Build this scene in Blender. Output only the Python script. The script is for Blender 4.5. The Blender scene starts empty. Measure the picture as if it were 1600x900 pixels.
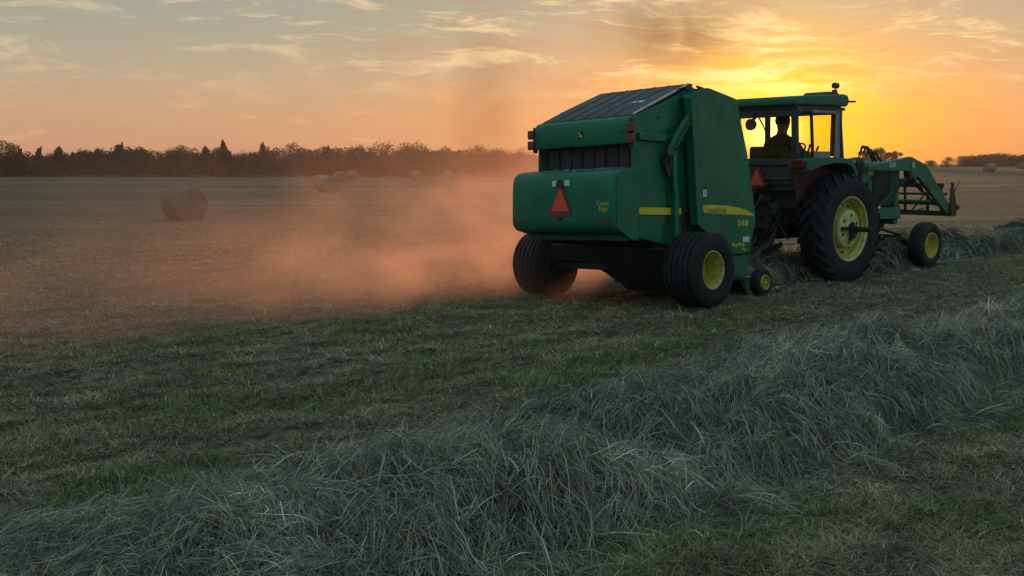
import bpy, bmesh, math, random
import numpy as np
from mathutils import Matrix, Vector
random.seed(7)
R_ = math.radians
S = bpy.context.scene
COL = S.collection

# ------------------------------------------------------------------ camera
cd = bpy.data.cameras.new('camera'); cam = bpy.data.objects.new('camera', cd); COL.objects.link(cam)
cam.location = (0, 0, 1.9)
cam.rotation_euler = (R_(90) - math.atan(192/1600.), 0, 0)
cd.sensor_width = 36; cd.lens = 36; cd.clip_start = .05; cd.clip_end = 9000
S.camera = cam

# ------------------------------------------------------------------ node helpers
class N:
    """tiny expression builder over math nodes"""
    def __init__(s, nt): s.nt = nt
    def n(s, t, **k):
        o = s.nt.nodes.new(t)
        for a, b in k.items(): setattr(o, a, b)
        return o
    def put(s, sock, v):
        if isinstance(v, (int, float)):
            sock.default_value = v
        elif isinstance(v, (tuple, list)):
            sock.default_value = tuple(v) if len(v) == len(sock.default_value) else tuple(v) + (1,)
        else: s.nt.links.new(v, sock)
    def m(s, op, a, b=0., c=0.):
        o = s.n('ShaderNodeMath', operation=op)
        s.put(o.inputs[0], a); s.put(o.inputs[1], b); s.put(o.inputs[2], c)
        return o.outputs[0]
    def add(s, a, b): return s.m('ADD', a, b)
    def sub(s, a, b): return s.m('SUBTRACT', a, b)
    def mul(s, a, b): return s.m('MULTIPLY', a, b)
    def lin(s, a, k, c): return s.m('MULTIPLY_ADD', a, k, c)
    def exp(s, a): return s.m('EXPONENT', a)
    def sm(s, v, lo, hi, a=0., b=1.):
        o = s.n('ShaderNodeMapRange', interpolation_type='SMOOTHSTEP')
        s.put(o.inputs[0], v); s.put(o.inputs[1], lo); s.put(o.inputs[2], hi); s.put(o.inputs[3], a); s.put(o.inputs[4], b)
        return o.outputs[0]
    def gauss(s, u, cu, wu, v=None, cv=0, wv=1):
        a = s.mul(s.sub(u, cu), 1./wu); q = s.mul(a, a)
        if v is not None:
            b = s.mul(s.sub(v, cv), 1./wv); q = s.add(q, s.mul(b, b))
        return s.exp(s.mul(q, -1.))
    def noise(s, vec, scale=1., det=4, rough=.55, dist=0.):
        o = s.n('ShaderNodeTexNoise'); s.put(o.inputs['Vector'], vec)
        o.inputs['Scale'].default_value = scale; o.inputs['Detail'].default_value = det
        o.inputs['Roughness'].default_value = rough; o.inputs['Distortion'].default_value = dist
        return o.outputs[0]
    def xyz(s, a, b, c):
        o = s.n('ShaderNodeCombineXYZ'); s.put(o.inputs[0], a); s.put(o.inputs[1], b); s.put(o.inputs[2], c)
        return o.outputs[0]
    def sep(s, v):
        o = s.n('ShaderNodeSeparateXYZ'); s.put(o.inputs[0], v); return o.outputs
    def mix(s, f, a, b, mode='MIX'):
        o = s.n('ShaderNodeMix', data_type='RGBA', blend_type=mode)
        s.put(o.inputs[0], f); s.put(o.inputs[6], a); s.put(o.inputs[7], b)
        return o.outputs[2]
    def ramp(s, f, stops):
        o = s.n('ShaderNodeValToRGB'); s.put(o.inputs[0], f)
        e = o.color_ramp.elements
        while len(e) < len(stops): e.new(.5)
        for k, (p, c) in enumerate(stops):
            e[k].position = p; e[k].color = (*c, 1)
        return o.outputs[0]
def lin(r, g, b, k=1.):
    f = lambda c: ((c/255+.055)/1.055)**2.4 if c > 10 else c/255/12.92
    return (f(r)*k, f(g)*k, f(b)*k)

# ------------------------------------------------------------------ sky and sun
SUN_AZ, SUN_EL = 14.7, 1.7
W = bpy.data.worlds.new('World'); S.world = W; W.use_nodes = True
nt = W.node_tree; nt.nodes.clear(); g = N(nt)
tc = g.n('ShaderNodeTexCoord').outputs['Generated']
x, y, z = g.sep(tc)[:3]
el = g.mul(g.m('ARCSINE', z), 180/math.pi)
az = g.mul(g.m('ARCTAN2', x, y), 180/math.pi)
elp = g.m('MAXIMUM', el, 0.)
sky = g.ramp(g.m('POWER', g.mul(elp, 1/90.), .5), [
    (0.0, lin(196, 146, 126)), (.10, lin(206, 156, 124)), (.17, lin(203, 163, 128)), (.235, lin(182, 168, 146)),
    (.29, lin(160, 164, 148)), (.34, lin(154, 163, 152)), (.46, lin(138, 166, 166)), (.62, lin(128, 166, 176)), (1., lin(112, 158, 176))])
far = g.gauss(az, SUN_AZ, 24.)
sky = g.mix(g.mul(g.mul(far, g.sm(el, 2., 11., 1., 0.)), .50), sky, lin(222, 150, 92))
sky = g.mix(g.mul(g.gauss(az, SUN_AZ+1, 9.5, el, 0., 4.8), .88), sky, lin(245, 140, 40))
sky = g.mix(g.mul(g.gauss(az, SUN_AZ-.6, 6.2, el, 1.8, 4.4), .98), sky, lin(255, 198, 4, 1.15))
# cloud streaks, laid out by direction (azimuth, elevation) on the sky itself
wv = g.noise(g.xyz(g.mul(az, .12), g.mul(el, .35), 3.3), 1., 2)
cu = g.add(g.mul(az, .085), g.mul(el, .05)); cv = g.add(g.lin(el, .50, 0.), g.mul(wv, 1.3))
c1 = g.noise(g.xyz(cu, cv, 1.7), 2.5, 9, .66, .25)
c2 = g.noise(g.xyz(g.mul(cu, 1.9), g.mul(cv, 1.4), 8.2), 2.0, 8, .64, .25)
near = g.gauss(az, SUN_AZ-3, 17.)
hi = g.mul(g.sm(c1, .51, .66), g.sm(el, 3.0, 6.0))
lo = g.mul(g.sm(c2, .54, .72), g.sm(el, 6.5, 3.0))
warm = g.mix(near, lin(240, 214, 170, .95), lin(255, 226, 160, 1.15))
sky = g.mix(g.mul(hi, g.lin(near, .40, .48)), sky, warm)
sky = g.mix(g.mul(lo, .50), sky, g.mix(near, lin(236, 182, 140), lin(255, 176, 66)))
dark = g.mul(g.mul(g.sm(c2, .50, .34), g.sm(el, .6, 2.)), g.lin(near, .42, .10))
sky = g.mix(dark, sky, lin(190, 134, 106))
# bright torn cloud bank above the sun, then the sun's own glare
bank = g.mul(g.gauss(az, SUN_AZ-.4, 4.2, el, 4.5, 1.0), g.sm(c1, .40, .56))
sky = g.mix(g.mul(bank, .8), sky, lin(255, 236, 180, 1.2))
bank2 = g.mul(g.gauss(az, SUN_AZ-3.0, 7.0, el, 7.5, .8), g.sm(c1, .42, .58))
sky = g.mix(g.mul(bank2, .7), sky, lin(255, 226, 168, 1.0))
glow = g.gauss(az, SUN_AZ-.8, 3.8, el, 1.9, 2.7)
sky = g.mix(g.mul(glow, .85), sky, lin(255, 206, 2, 1.3))
core = g.gauss(az, SUN_AZ-.8, 1.25, el, SUN_EL, 1.05)
sky = g.mix(core, sky, (4.2, 3.6, 2.0, 1))
# the side of the sky away from the sunset is blue, brightened to fill the foreground
dz = g.m('ABSOLUTE', g.sub(az, SUN_AZ)); dz = g.m('MINIMUM', dz, g.sub(360., dz))
cool = g.ramp(g.m('POWER', g.mul(elp, 1/90.), .5), [(0., lin(142, 152, 168)), (.25, lin(146, 166, 176)), (.6, lin(142, 173, 184, 1.25)), (1., lin(138, 171, 182, 1.25))])
sky = g.mix(g.sm(dz, 42., 105.), sky, cool)
sky = g.mix(g.sm(el, 16., 45.), sky, lin(138, 171, 182, 1.25))
sky = g.mix(g.sm(el, 0., -2.), sky, lin(60, 52, 46))
nish = g.n('ShaderNodeTexSky', sky_type='NISHITA', sun_disc=False)
nish.sun_elevation = R_(SUN_EL); nish.sun_rotation = R_(SUN_AZ); nish.dust_density = 2.
b1 = g.n('ShaderNodeBackground'); g.put(b1.inputs[0], nish.outputs[0]); b1.inputs[1].default_value = .02
b2 = g.n('ShaderNodeBackground'); g.put(b2.inputs[0], sky); b2.inputs[1].default_value = .95
ad = g.n('ShaderNodeAddShader'); nt.links.new(b1.outputs[0], ad.inputs[0]); nt.links.new(b2.outputs[0], ad.inputs[1])
wo = g.n('ShaderNodeOutputWorld'); nt.links.new(ad.outputs[0], wo.inputs[0])

sl = bpy.data.lights.new('sun', 'SUN'); sl.energy = 2.6; sl.angle = R_(1.0); sl.color = (1., .50, .22)
so = bpy.data.objects.new('sun', sl); COL.objects.link(so)
sd = Vector((math.sin(R_(SUN_AZ))*math.cos(R_(SUN_EL)), math.cos(R_(SUN_AZ))*math.cos(R_(SUN_EL)), math.sin(R_(SUN_EL))))
so.rotation_euler = sd.to_track_quat('Z', 'Y').to_euler()

S.view_settings.view_transform = 'Standard'; S.view_settings.look = 'None'
S.view_settings.exposure = 0.0; S.view_settings.gamma = 1
S.render.engine = 'CYCLES'
cy = S.cycles
cy.use_denoising = True
try: cy.denoiser = 'OPENIMAGEDENOISE'
except Exception: pass
cy.volume_step_rate = 1.0; cy.volume_max_steps = 256
cy.max_bounces = 6; cy.volume_bounces = 1; cy.transparent_max_bounces = 12
cy.sample_clamp_indirect = 4

# ------------------------------------------------------------------ numpy noise and ground height
_rng = np.random.default_rng(5)
_T = _rng.random((256, 256))
def vnoise(x, y):
    xi = np.floor(x).astype(int); yi = np.floor(y).astype(int); fx = x-xi; fy = y-yi
    fx = fx*fx*(3-2*fx); fy = fy*fy*(3-2*fy)
    a = _T[xi & 255, yi & 255]; b = _T[(xi+1) & 255, yi & 255]; c = _T[xi & 255, (yi+1) & 255]; d = _T[(xi+1) & 255, (yi+1) & 255]
    return (a*(1-fx)+b*fx)*(1-fy)+(c*(1-fx)+d*fx)*fy
def fbm(x, y, o=4):
    s = 0; a = .5
    for k in range(o):
        s = s+a*vnoise(x*2**k+17*k, y*2**k+31*k); a *= .5
    return s/(1-.5**o)
TH = R_(46)
TD = np.array([math.sin(TH), math.cos(TH)]); TL = np.array([-TD[1], TD[0]])
BO = Vector((1.52, 14.695, 0.))
def smooth(t): t = np.clip(t, 0, 1); return t*t*(3-2*t)
def macro(x, y):
    d = np.hypot(x, y)
    e = np.clip(x-12, 0, None)
    far = 2.25*(1-np.exp(-(e*e/(e+25))/78.))*smooth((y-10)/60)
    dx = x-.55; dy = y-15.72
    dip = -.10*np.exp(-(dx*dx+dy*dy)/2.2)
    return far+dip+.05*(fbm(x*.07+9, y*.07, 2)-.5)*smooth((d-18)/25)
def gz(x, y):
    x = np.asarray(x, float); y = np.asarray(y, float)
    u = x*TD[0]+y*TD[1]; v = x*TL[0]+y*TL[1]
    d = np.hypot(x, y)
    k = np.clip(1.25-d/40, .25, 1)
    m = (fbm(u*1.3, v*2.6, 4)-.5)*.11+(fbm(u*5, v*6, 3)-.5)*.07
    return macro(x, y)+m*k

# ------------------------------------------------------------------ materials
MATS = {}
def pmat(name, col, rough=.6, metal=0., spec=.5, bump=None, var=0., vscale=3., dirt=None, trans=0., sheen=0.):
    m = bpy.data.materials.new(name); m.use_nodes = True; t = m.node_tree; g = N(t)
    p = t.nodes['Principled BSDF']
    p.inputs['Roughness'].default_value = rough; p.inputs['Metallic'].default_value = metal
    p.inputs['Specular IOR Level'].default_value = spec
    tc = g.n('ShaderNodeTexCoord').outputs['Object']
    c = (*col, 1)
    if var or dirt:
        n = g.noise(tc, vscale, 6, .6)
        c = g.mix(g.sm(n, .3, .7), tuple(v*(1-var) for v in col)+(1,), tuple(min(1, v*(1+var)) for v in col)+(1,))
        if dirt:
            n2 = g.noise(tc, vscale*2.3, 8, .68, .4)
            c = g.mix(g.mul(g.sm(n2, .46, .68), dirt[3]), c, (*dirt[:3], 1))
            g.put(p.inputs['Roughness'], g.sm(n2, .4, .7, rough, min(1., rough+.3)))
    g.put(p.inputs['Base Color'], c)
    if bump:
        b = g.n('ShaderNodeBump'); b.inputs['Strength'].default_value = bump[1]; b.inputs['Distance'].default_value = bump[2] if len(bump) > 2 else .01
        g.put(b.inputs['Height'], g.noise(tc, bump[0], 5, .6)); t.links.new(b.outputs[0], p.inputs['Normal'])
    MATS[name] = m
    return m
DUST = (.16, .12, .08)
M_green = pmat('green_paint', (.001, .125, .060), .36, spec=.32, var=.15, vscale=1.5, dirt=(.10, .10, .07, .12), bump=(1.6, .22, .015))
M_greend = pmat('dark_green_paint', (.002, .06, .033), .45, spec=.3, var=.25, vscale=3, dirt=(*DUST, .12))
M_tgreen = pmat('faded_green_paint', (.012, .13, .078), .45, spec=.35, var=.25, vscale=2.5, dirt=(*DUST, .22), bump=(3, .1, .01))
M_lid = pmat('dark_lid_metal', (.018, .024, .033), .55, var=.25, vscale=4, dirt=(*DUST, .3))
M_black = pmat('black_paint', (.010, .011, .012), .55, var=.3, vscale=8, dirt=(.08, .06, .045, .25))
M_belt = pmat('black_rubber_belt', (.016, .018, .022), .6, var=.3, vscale=9, dirt=(.08, .06, .045, .3))
M_tyre = pmat('tyre_rubber', (.012, .013, .016), .7, spec=.3, var=.35, vscale=6, dirt=(.06, .05, .04, .30), bump=(60, .25, .004))
M_yel = pmat('yellow_paint', (.50, .42, .06), .42, var=.12, vscale=6, dirt=(.10, .07, .03, .55))  # olive dirt, also darkening the wheel dish in place of its shade
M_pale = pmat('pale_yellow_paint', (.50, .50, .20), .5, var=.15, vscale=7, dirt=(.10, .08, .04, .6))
M_decal = pmat('yellow_decal', (.60, .47, .03), .45, var=.08)
M_dkdecal = pmat('dark_letters', (.004, .03, .02), .5)
M_white = pmat('white_label', (.55, .57, .6), .5, var=.1, vscale=20)
M_tri = pmat('orange_red_triangle', (.80, .075, .035), .55, var=.08, vscale=9, dirt=(.2, .05, .03, .3))
M_trib = pmat('dark_red_border', (.22, .010, .016), .4)
M_lamp = pmat('red_lamp_lens', (.13, .014, .016), .3)
M_rust = pmat('rusty_brown_steel', (.075, .024, .014), .65, var=.35, vscale=8, dirt=(.12, .05, .025, .5))
M_steel = pmat('bright_steel', (.45, .46, .48), .25, metal=.9, var=.2, vscale=12)
M_int = pmat('cab_interior', (.022, .020, .020), .7, var=.3, vscale=8)
M_frame = pmat('cab_frame_paint', (.030, .030, .030), .5, var=.3, vscale=6, dirt=(.14, .08, .05, .3))
M_skin = pmat('skin', (.40, .22, .15), .55)
M_shirt = pmat('dark_shirt', (.045, .045, .05), .8, var=.2, vscale=12)
M_jeans = pmat('dark_trousers', (.03, .035, .05), .85)
M_hair = pmat('dark_hair', (.02, .014, .01), .7)

def glass_mat():
    m = bpy.data.materials.new('dusty_cab_glass'); m.use_nodes = True; t = m.node_tree; g = N(t); t.nodes.clear()
    tr = g.n('ShaderNodeBsdfTransparent'); tr.inputs[0].default_value = (.98, .90, .58, 1)
    gl = g.n('ShaderNodeBsdfGlossy'); gl.inputs[1].default_value = .05
    df = g.n('ShaderNodeBsdfTranslucent'); df.inputs[0].default_value = (.6, .36, .10, 1)
    fr0 = g.n('ShaderNodeFresnel'); frv = g.mul(fr0.outputs[0], .25)
    m1 = g.n('ShaderNodeMixShader'); t.links.new(frv, m1.inputs[0]); t.links.new(tr.outputs[0], m1.inputs[1]); t.links.new(gl.outputs[0], m1.inputs[2])
    m2 = g.n('ShaderNodeMixShader')
    tc = g.n('ShaderNodeTexCoord').outputs['Object']
    g.put(m2.inputs[0], g.sm(g.noise(tc, 3.5, 5), .35, .8, .01, .10))
    t.links.new(m1.outputs[0], m2.inputs[1]); t.links.new(df.outputs[0], m2.inputs[2])
    o = g.n('ShaderNodeOutputMaterial'); t.links.new(m2.outputs[0], o.inputs[0]); return m
M_glass = glass_mat()

def strand_mat(name, trans=.25, rough=.6):
    m = bpy.data.materials.new(name); m.use_nodes = True; t = m.node_tree; g = N(t)
    p = t.nodes['Principled BSDF']
    a = g.n('ShaderNodeAttribute', attribute_name='tint').outputs['Color']
    g.put(p.inputs['Base Color'], a); p.inputs['Roughness'].default_value = rough; p.inputs['Specular IOR Level'].default_value = .3
    tl = g.n('ShaderNodeBsdfTranslucent'); g.put(tl.inputs[0], a)
    mx = g.n('ShaderNodeMixShader'); mx.inputs[0].default_value = trans
    t.links.new(p.outputs[0], mx.inputs[1]); t.links.new(tl.outputs[0], mx.inputs[2])
    t.links.new(mx.outputs[0], t.nodes['Material Output'].inputs[0])
    return m
M_hay = strand_mat('dry_hay_stalks', .2)
M_grass = strand_mat('grass_blades', .18)
M_leaf = strand_mat('tree_foliage', .0, .9)
M_bark = pmat('bark', (.06, .045, .035), .9, var=.3)

def ground_mat():
    m = bpy.data.materials.new('mown_field'); m.use_nodes = True; t = m.node_tree; g = N(t)
    p = t.nodes['Principled BSDF']; p.inputs['Roughness'].default_value = .95; p.inputs['Specular IOR Level'].default_value = .08
    pos = g.n('ShaderNodeNewGeometry').outputs['Position']
    x, y, z = g.sep(pos)[:3]
    u = g.add(g.mul(x, float(TD[0])), g.mul(y, float(TD[1]))); v = g.add(g.mul(x, float(TL[0])), g.mul(y, float(TL[1])))
    fine = g.noise(g.xyz(g.mul(u, 3.), g.mul(v, 7.), z), 1.6, 8, .72)
    patch = g.noise(g.xyz(g.mul(u, .16), g.mul(v, .42), 0.), 1., 5, .6)
    mid = g.noise(g.xyz(g.mul(u, .5), g.mul(v, 1.6), 4.), 1., 6, .65)
    big = g.noise(g.xyz(g.mul(x, .006), g.mul(y, .035), 2.), 1., 4, .6)
    row = g.noise(g.xyz(g.mul(x, .02), g.mul(y, .30), 6.), 1., 4, .6)
    c = g.mix(g.sm(fine, .34, .66), (.028, .022, .017, 1), (.19, .145, .095, 1))
    c = g.mix(g.mul(g.sm(patch, .46, .62), g.sm(mid, .38, .6)), c, g.mix(g.sm(fine, .35, .65), (.020, .034, .012, 1), (.085, .120, .032, 1)))
    dist = g.m('SQRT', g.add(g.mul(x, x), g.mul(y, y)))
    fc = g.mix(g.sm(big, .36, .62), (.29, .205, .135, 1), (.18, .155, .085, 1))
    fc = g.mix(g.mul(g.sm(row, .45, .62), .55), fc, (.075, .062, .042, 1))
    fc = g.mix(g.mul(g.sm(mid, .62, .38), .40), fc, (.05, .042, .028, 1))
    fc = g.mix(g.mul(g.sm(fine, .30, .60), .35), g.mix(.5, fc, (.02, .02, .015, 1)), fc)
    c = g.mix(g.sm(dist, 14., 42.), c, fc)
    g.put(p.inputs['Base Color'], c)
    b = g.n('ShaderNodeBump'); b.inputs['Strength'].default_value = .8; b.inputs['Distance'].default_value = .05
    g.put(b.inputs['Height'], fine); t.links.new(b.outputs[0], p.inputs['Normal'])
    return m
M_ground = ground_mat()

# ------------------------------------------------------------------ mesh helpers
def finish(name, bm, mat, parent=None, smooth_=False, bevel=0., seg=2, label=None):
    me = bpy.data.meshes.new(name); bmesh.ops.recalc_face_normals(bm, faces=bm.faces[:]); bm.to_mesh(me); bm.free()
    if mat: me.materials.append(mat)
    o = bpy.data.objects.new(name, me); COL.objects.link(o)
    if smooth_:
        me.polygons.foreach_set('use_smooth', [True]*len(me.polygons))
        try: me.set_sharp_from_angle(angle=R_(38))
        except Exception: pass
    if bevel:
        b = o.modifiers.new('bevel', 'BEVEL'); b.width = bevel; b.segments = seg; b.limit_method = 'ANGLE'; b.angle_limit = R_(35)
        me.polygons.foreach_set('use_smooth', [True]*len(me.polygons))
        try: me.set_sharp_from_angle(angle=R_(50))
        except Exception: pass
    if parent: o.parent = parent
    if label: o['label'] = label
    return o
def BM(): return bmesh.new()
def prism(bm, pts, lo, hi, axis=0):
    """polygon given in the two other axes, extruded lo..hi along axis (0 = right)"""
    def P(a, b, c):
        return (c, a, b) if axis == 0 else ((a, c, b) if axis == 1 else (a, b, c))
    A = [bm.verts.new(P(a, b, lo)) for a, b in pts]; B = [bm.verts.new(P(a, b, hi)) for a, b in pts]
    n = len(pts)
    bm.faces.new(A); bm.faces.new(B[::-1])
    for i in range(n): bm.faces.new((A[i], B[i], B[(i+1) % n], A[(i+1) % n]))
def box(bm, c, s, rot=None):
    v = []
    for i in (-.5, .5):
        for j in (-.5, .5):
            for k in (-.5, .5):
                q = Vector((i*s[0], j*s[1], k*s[2]))
                if rot: q = rot @ q
                v.append(bm.verts.new(Vector(c)+q))
    for f in ((0, 1, 3, 2), (4, 6, 7, 5), (0, 4, 5, 1), (2, 3, 7, 6), (0, 2, 6, 4), (1, 5, 7, 3)):
        bm.faces.new([v[i] for i in f])
def bar(bm, a, b, w, h=None, n=0, taper=1.):
    """square bar (n=0) or round tube from a to b"""
    a = Vector(a); b = Vector(b); d = (b-a); L = d.length; d.normalize()
    up = Vector((0, 0, 1)) if abs(d.z) < .95 else Vector((0, 1, 0))
    sx = d.cross(up).normalized(); sy = sx.cross(d).normalized()
    h = h or w
    if n == 0: ring = [(-.5, -.5), (.5, -.5), (.5, .5), (-.5, .5)]
    else: ring = [(.5*math.cos(2*math.pi*i/n), .5*math.sin(2*math.pi*i/n)) for i in range(n)]
    A = [bm.verts.new(a+sx*(p*w)+sy*(q*h)) for p, q in ring]; B = [bm.verts.new(b+sx*(p*w*taper)+sy*(q*h*taper)) for p, q in ring]
    m = len(ring); bm.faces.new(A); bm.faces.new(B[::-1])
    for i in range(m): bm.faces.new((A[i], A[(i+1) % m], B[(i+1) % m], B[i]))
def tube(bm, pts, r, n=8):
    pts = [Vector(p) for p in pts]; rings = []
    for i, p in enumerate(pts):
        d = (pts[min(i+1, len(pts)-1)]-pts[max(i-1, 0)]).normalized()
        up = Vector((0, 0, 1)) if abs(d.z) < .9 else Vector((0, 1, 0))
        sx = d.cross(up).normalized(); sy = sx.cross(d)
        rr = r[i] if isinstance(r, (list, tuple)) else r
        rings.append([bm.verts.new(p+sx*(rr*math.cos(2*math.pi*k/n))+sy*(rr*math.sin(2*math.pi*k/n))) for k in range(n)])
    for A, B in zip(rings, rings[1:]):
        for k in range(n): bm.faces.new((A[k], A[(k+1) % n], B[(k+1) % n], B[k]))
    bm.faces.new(rings[0]); bm.faces.new(rings[-1][::-1])
def lathe(bm, prof, c=(0, 0, 0), n=48, s=1, close=True):
    """profile [(right, radius)] revolved round the axle (local right axis)"""
    rings = []
    for w, r in prof:
        rings.append([bm.verts.new((c[0]+s*w, c[1]+r*math.cos(2*math.pi*k/n), c[2]+r*math.sin(2*math.pi*k/n))) for k in range(n)])
    m = len(rings)
    for i in range(m if close else m-1):
        A, B = rings[i], rings[(i+1) % m]
        for k in range(n): bm.faces.new((A[k], A[(k+1) % n], B[(k+1) % n], B[k]))
    if not close:
        for r_ in (rings[0], rings[-1]):
            if prof[rings.index(r_)][1] < .5: bm.faces.new(r_)
def text(name, s, mat, parent, loc, size, normal='R', sx=1., extr=.002, sp=1., bold=0.):
    cu = bpy.data.curves.new('t', 'FONT'); cu.body = s; cu.size = size; cu.extrude = extr; cu.space_character = sp
    cu.offset = bold
    cu.align_x = 'LEFT'
    o = bpy.data.objects.new('t', cu); COL.objects.link(o)
    dg = bpy.context.evaluated_depsgraph_get(); me = bpy.data.meshes.new_from_object(o.evaluated_get(dg))
    bpy.data.objects.remove(o); me.materials.clear(); me.materials.append(mat)
    q = bpy.data.objects.new(name, me); COL.objects.link(q); q.parent = parent; q.location = loc
    # text x along forward and normal along right, or x along right and normal rearward
    q.rotation_euler = (R_(90), 0, R_(90) if normal == 'R' else 0)
    q.scale = (sx, 1, 1)
    return q
def thing(name, label, cat, loc=(0, 0, 0), rz=0., group=None, kind=None):
    o = bpy.data.objects.new(name, None); COL.objects.link(o); o.location = loc; o.rotation_euler = (0, 0, rz)
    o['label'] = label; o['category'] = cat; o.empty_display_size = .3
    if group: o['group'] = group
    if kind: o['kind'] = kind
    return o
def tag(o, label=None, cat=None, group=None, kind=None):
    for k, v in (('label', label), ('category', cat), ('group', group), ('kind', kind)):
        if v: o[k] = v
    return o
def mesh_np(name, V, F, mat, tint=None, smooth_=False):
    me = bpy.data.meshes.new(name); nv = len(V); nf = len(F); k = F.shape[1]
    me.vertices.add(nv); me.vertices.foreach_set('co', np.ascontiguousarray(V, np.float32).ravel())
    me.loops.add(nf*k); me.loops.foreach_set('vertex_index', np.ascontiguousarray(F, np.int32).ravel())
    me.polygons.add(nf); me.polygons.foreach_set('loop_start', np.arange(0, nf*k, k, dtype=np.int32))
    me.polygons.foreach_set('loop_total', np.full(nf, k, np.int32))
    if smooth_: me.polygons.foreach_set('use_smooth', np.ones(nf, bool))
    if tint is not None:
        a = me.attributes.new('tint', 'FLOAT_COLOR', 'POINT')
        T = np.ones((nv, 4), np.float32); T[:, :3] = tint; a.data.foreach_set('color', T.ravel())
    me.update(calc_edges=True); me.validate()
    me.materials.append(mat)
    o = bpy.data.objects.new(name, me); COL.objects.link(o); return o

# ================================================================== ground
def build_ground():
    rad = [0.0+.6]
    while rad[-1] < 6000: rad.append(rad[-1]*(1.0075 if rad[-1] < 60 else 1.03)+ (0.004 if rad[-1] < 60 else 0))
    rad = np.array(rad)
    a = np.concatenate([np.linspace(-180, -38, 60, endpoint=False), np.linspace(-38, 38, 560, endpoint=False), np.linspace(38, 180, 60, endpoint=False)])
    a = np.radians(a); na = len(a); nr = len(rad)
    Rr, A = np.meshgrid(rad, a, indexing='ij')
    X = Rr*np.sin(A); Y = Rr*np.cos(A); Z = gz(X, Y)
    V = np.stack([X.ravel(), Y.ravel(), Z.ravel()], 1)
    V = np.vstack([V, [[0, 0, 0]]]); c = len(V)-1
    i, j = np.meshgrid(np.arange(nr-1), np.arange(na), indexing='ij'); j2 = (j+1) % na
    F = np.stack([i*na+j, i*na+j2, (i+1)*na+j2, (i+1)*na+j], -1).reshape(-1, 4)
    jj = np.arange(na); cap = np.stack([np.full(na, c), (jj+1) % na, jj, jj], 1)
    o = mesh_np('ground', V, F[:, ::-1], M_ground, smooth_=True)
    tag(o, 'mown hay field of dry stubble with green patches', kind='structure')
build_ground()

# ================================================================== strands
def ribbons(P, W, tint, side):
    """P (n,k,3) strand points, W (n,k) widths, side (n,3) unit width vectors"""
    n, k, _ = P.shape
    o = side[:, None, :]*W[:, :, None]*.5
    V = np.stack([P-o, P+o], 2).reshape(n*k*2, 3)
    b = (np.arange(n)*k*2)[:, None]+np.arange(k-1)[None, :]*2
    F = np.stack([b, b+1, b+3, b+2], -1).reshape(-1, 4)
    T = np.repeat(tint, k*2, axis=0)
    return V, F, T
rng = np.random.default_rng(11)

def build_grass():
    n = 760000
    # density falls off with distance from the camera's stretch of field
    d = 3.6*(41/3.6)**(rng.random(n)**.95); a = np.radians(rng.uniform(-33, 33, n))
    x = d*np.sin(a); y = d*np.cos(a)
    u = x*TD[0]+y*TD[1]; v = x*TL[0]+y*TL[1]
    green = fbm(u*.22+3, v*.55+8, 3); gm = fbm(u*1.1+50, v*2.0, 3)
    clump = fbm(u*2.2+90, v*4.5+7, 3)
    isg = (rng.random(n) < smooth((green-.45)/.22)*.46*smooth((gm-.40)/.2)+.08)
    z = gz(x, y)
    sc = 1+d/16.
    L = np.where(isg, rng.uniform(.025, .075, n)*(1+.9*(rng.random(n) < .03)), rng.uniform(.03, .10, n))*(.45+1.1*clump)
    flat = np.where(isg, rng.uniform(.15, .9, n), rng.uniform(.9, 1.5, n))
    ph = rng.uniform(0, 2*math.pi, n)
    dx = np.cos(ph)*np.sin(flat); dy = np.sin(ph)*np.sin(flat); dz = np.cos(flat)
    D = np.stack([dx, dy, dz], 1)
    P0 = np.stack([x, y, z-.004], 1); bend = np.stack([np.cos(ph), np.sin(ph), -rng.uniform(.1, .6, n)], 1)
    P = np.stack([P0, P0+D*L[:, None]*.55, P0+D*L[:, None]+bend*L[:, None]*.25], 1)
    w = np.where(isg, .0036, .0030)*sc*rng.uniform(.7, 1.4, n)
    Wd = np.stack([w, w*.9, w*.15], 1)
    side = np.stack([-np.sin(ph), np.cos(ph), np.zeros(n)], 1)
    t = rng.random((n, 1)); vv = rng.uniform(.6, 1.3, (n, 1))
    cg = np.array([.06, .115, .03])*(1-t)+np.array([.19, .22, .06])*t
    cb = np.array([.12, .09, .06])*(1-t)+np.array([.44, .335, .205])*t
    vv = vv*(1+.9*(rng.random((n, 1)) < .08)); tint = np.where(isg[:, None], cg, cb)*vv*(.35+1.3*clump[:, None])
    keep = rng.random(n) < (smooth((clump-.20)/.22)*.95+.05)*(1-smooth((d-22)/19))
    P, Wd, tint, side = P[keep], Wd[keep], tint[keep], side[keep]
    V, F, T = ribbons(P, Wd, tint, side)
    o = mesh_np('grass', V, F, M_grass, T)
    tag(o, 'short green and brown stubble grass covering the near field', 'grass', kind='stuff')
build_grass()

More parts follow.
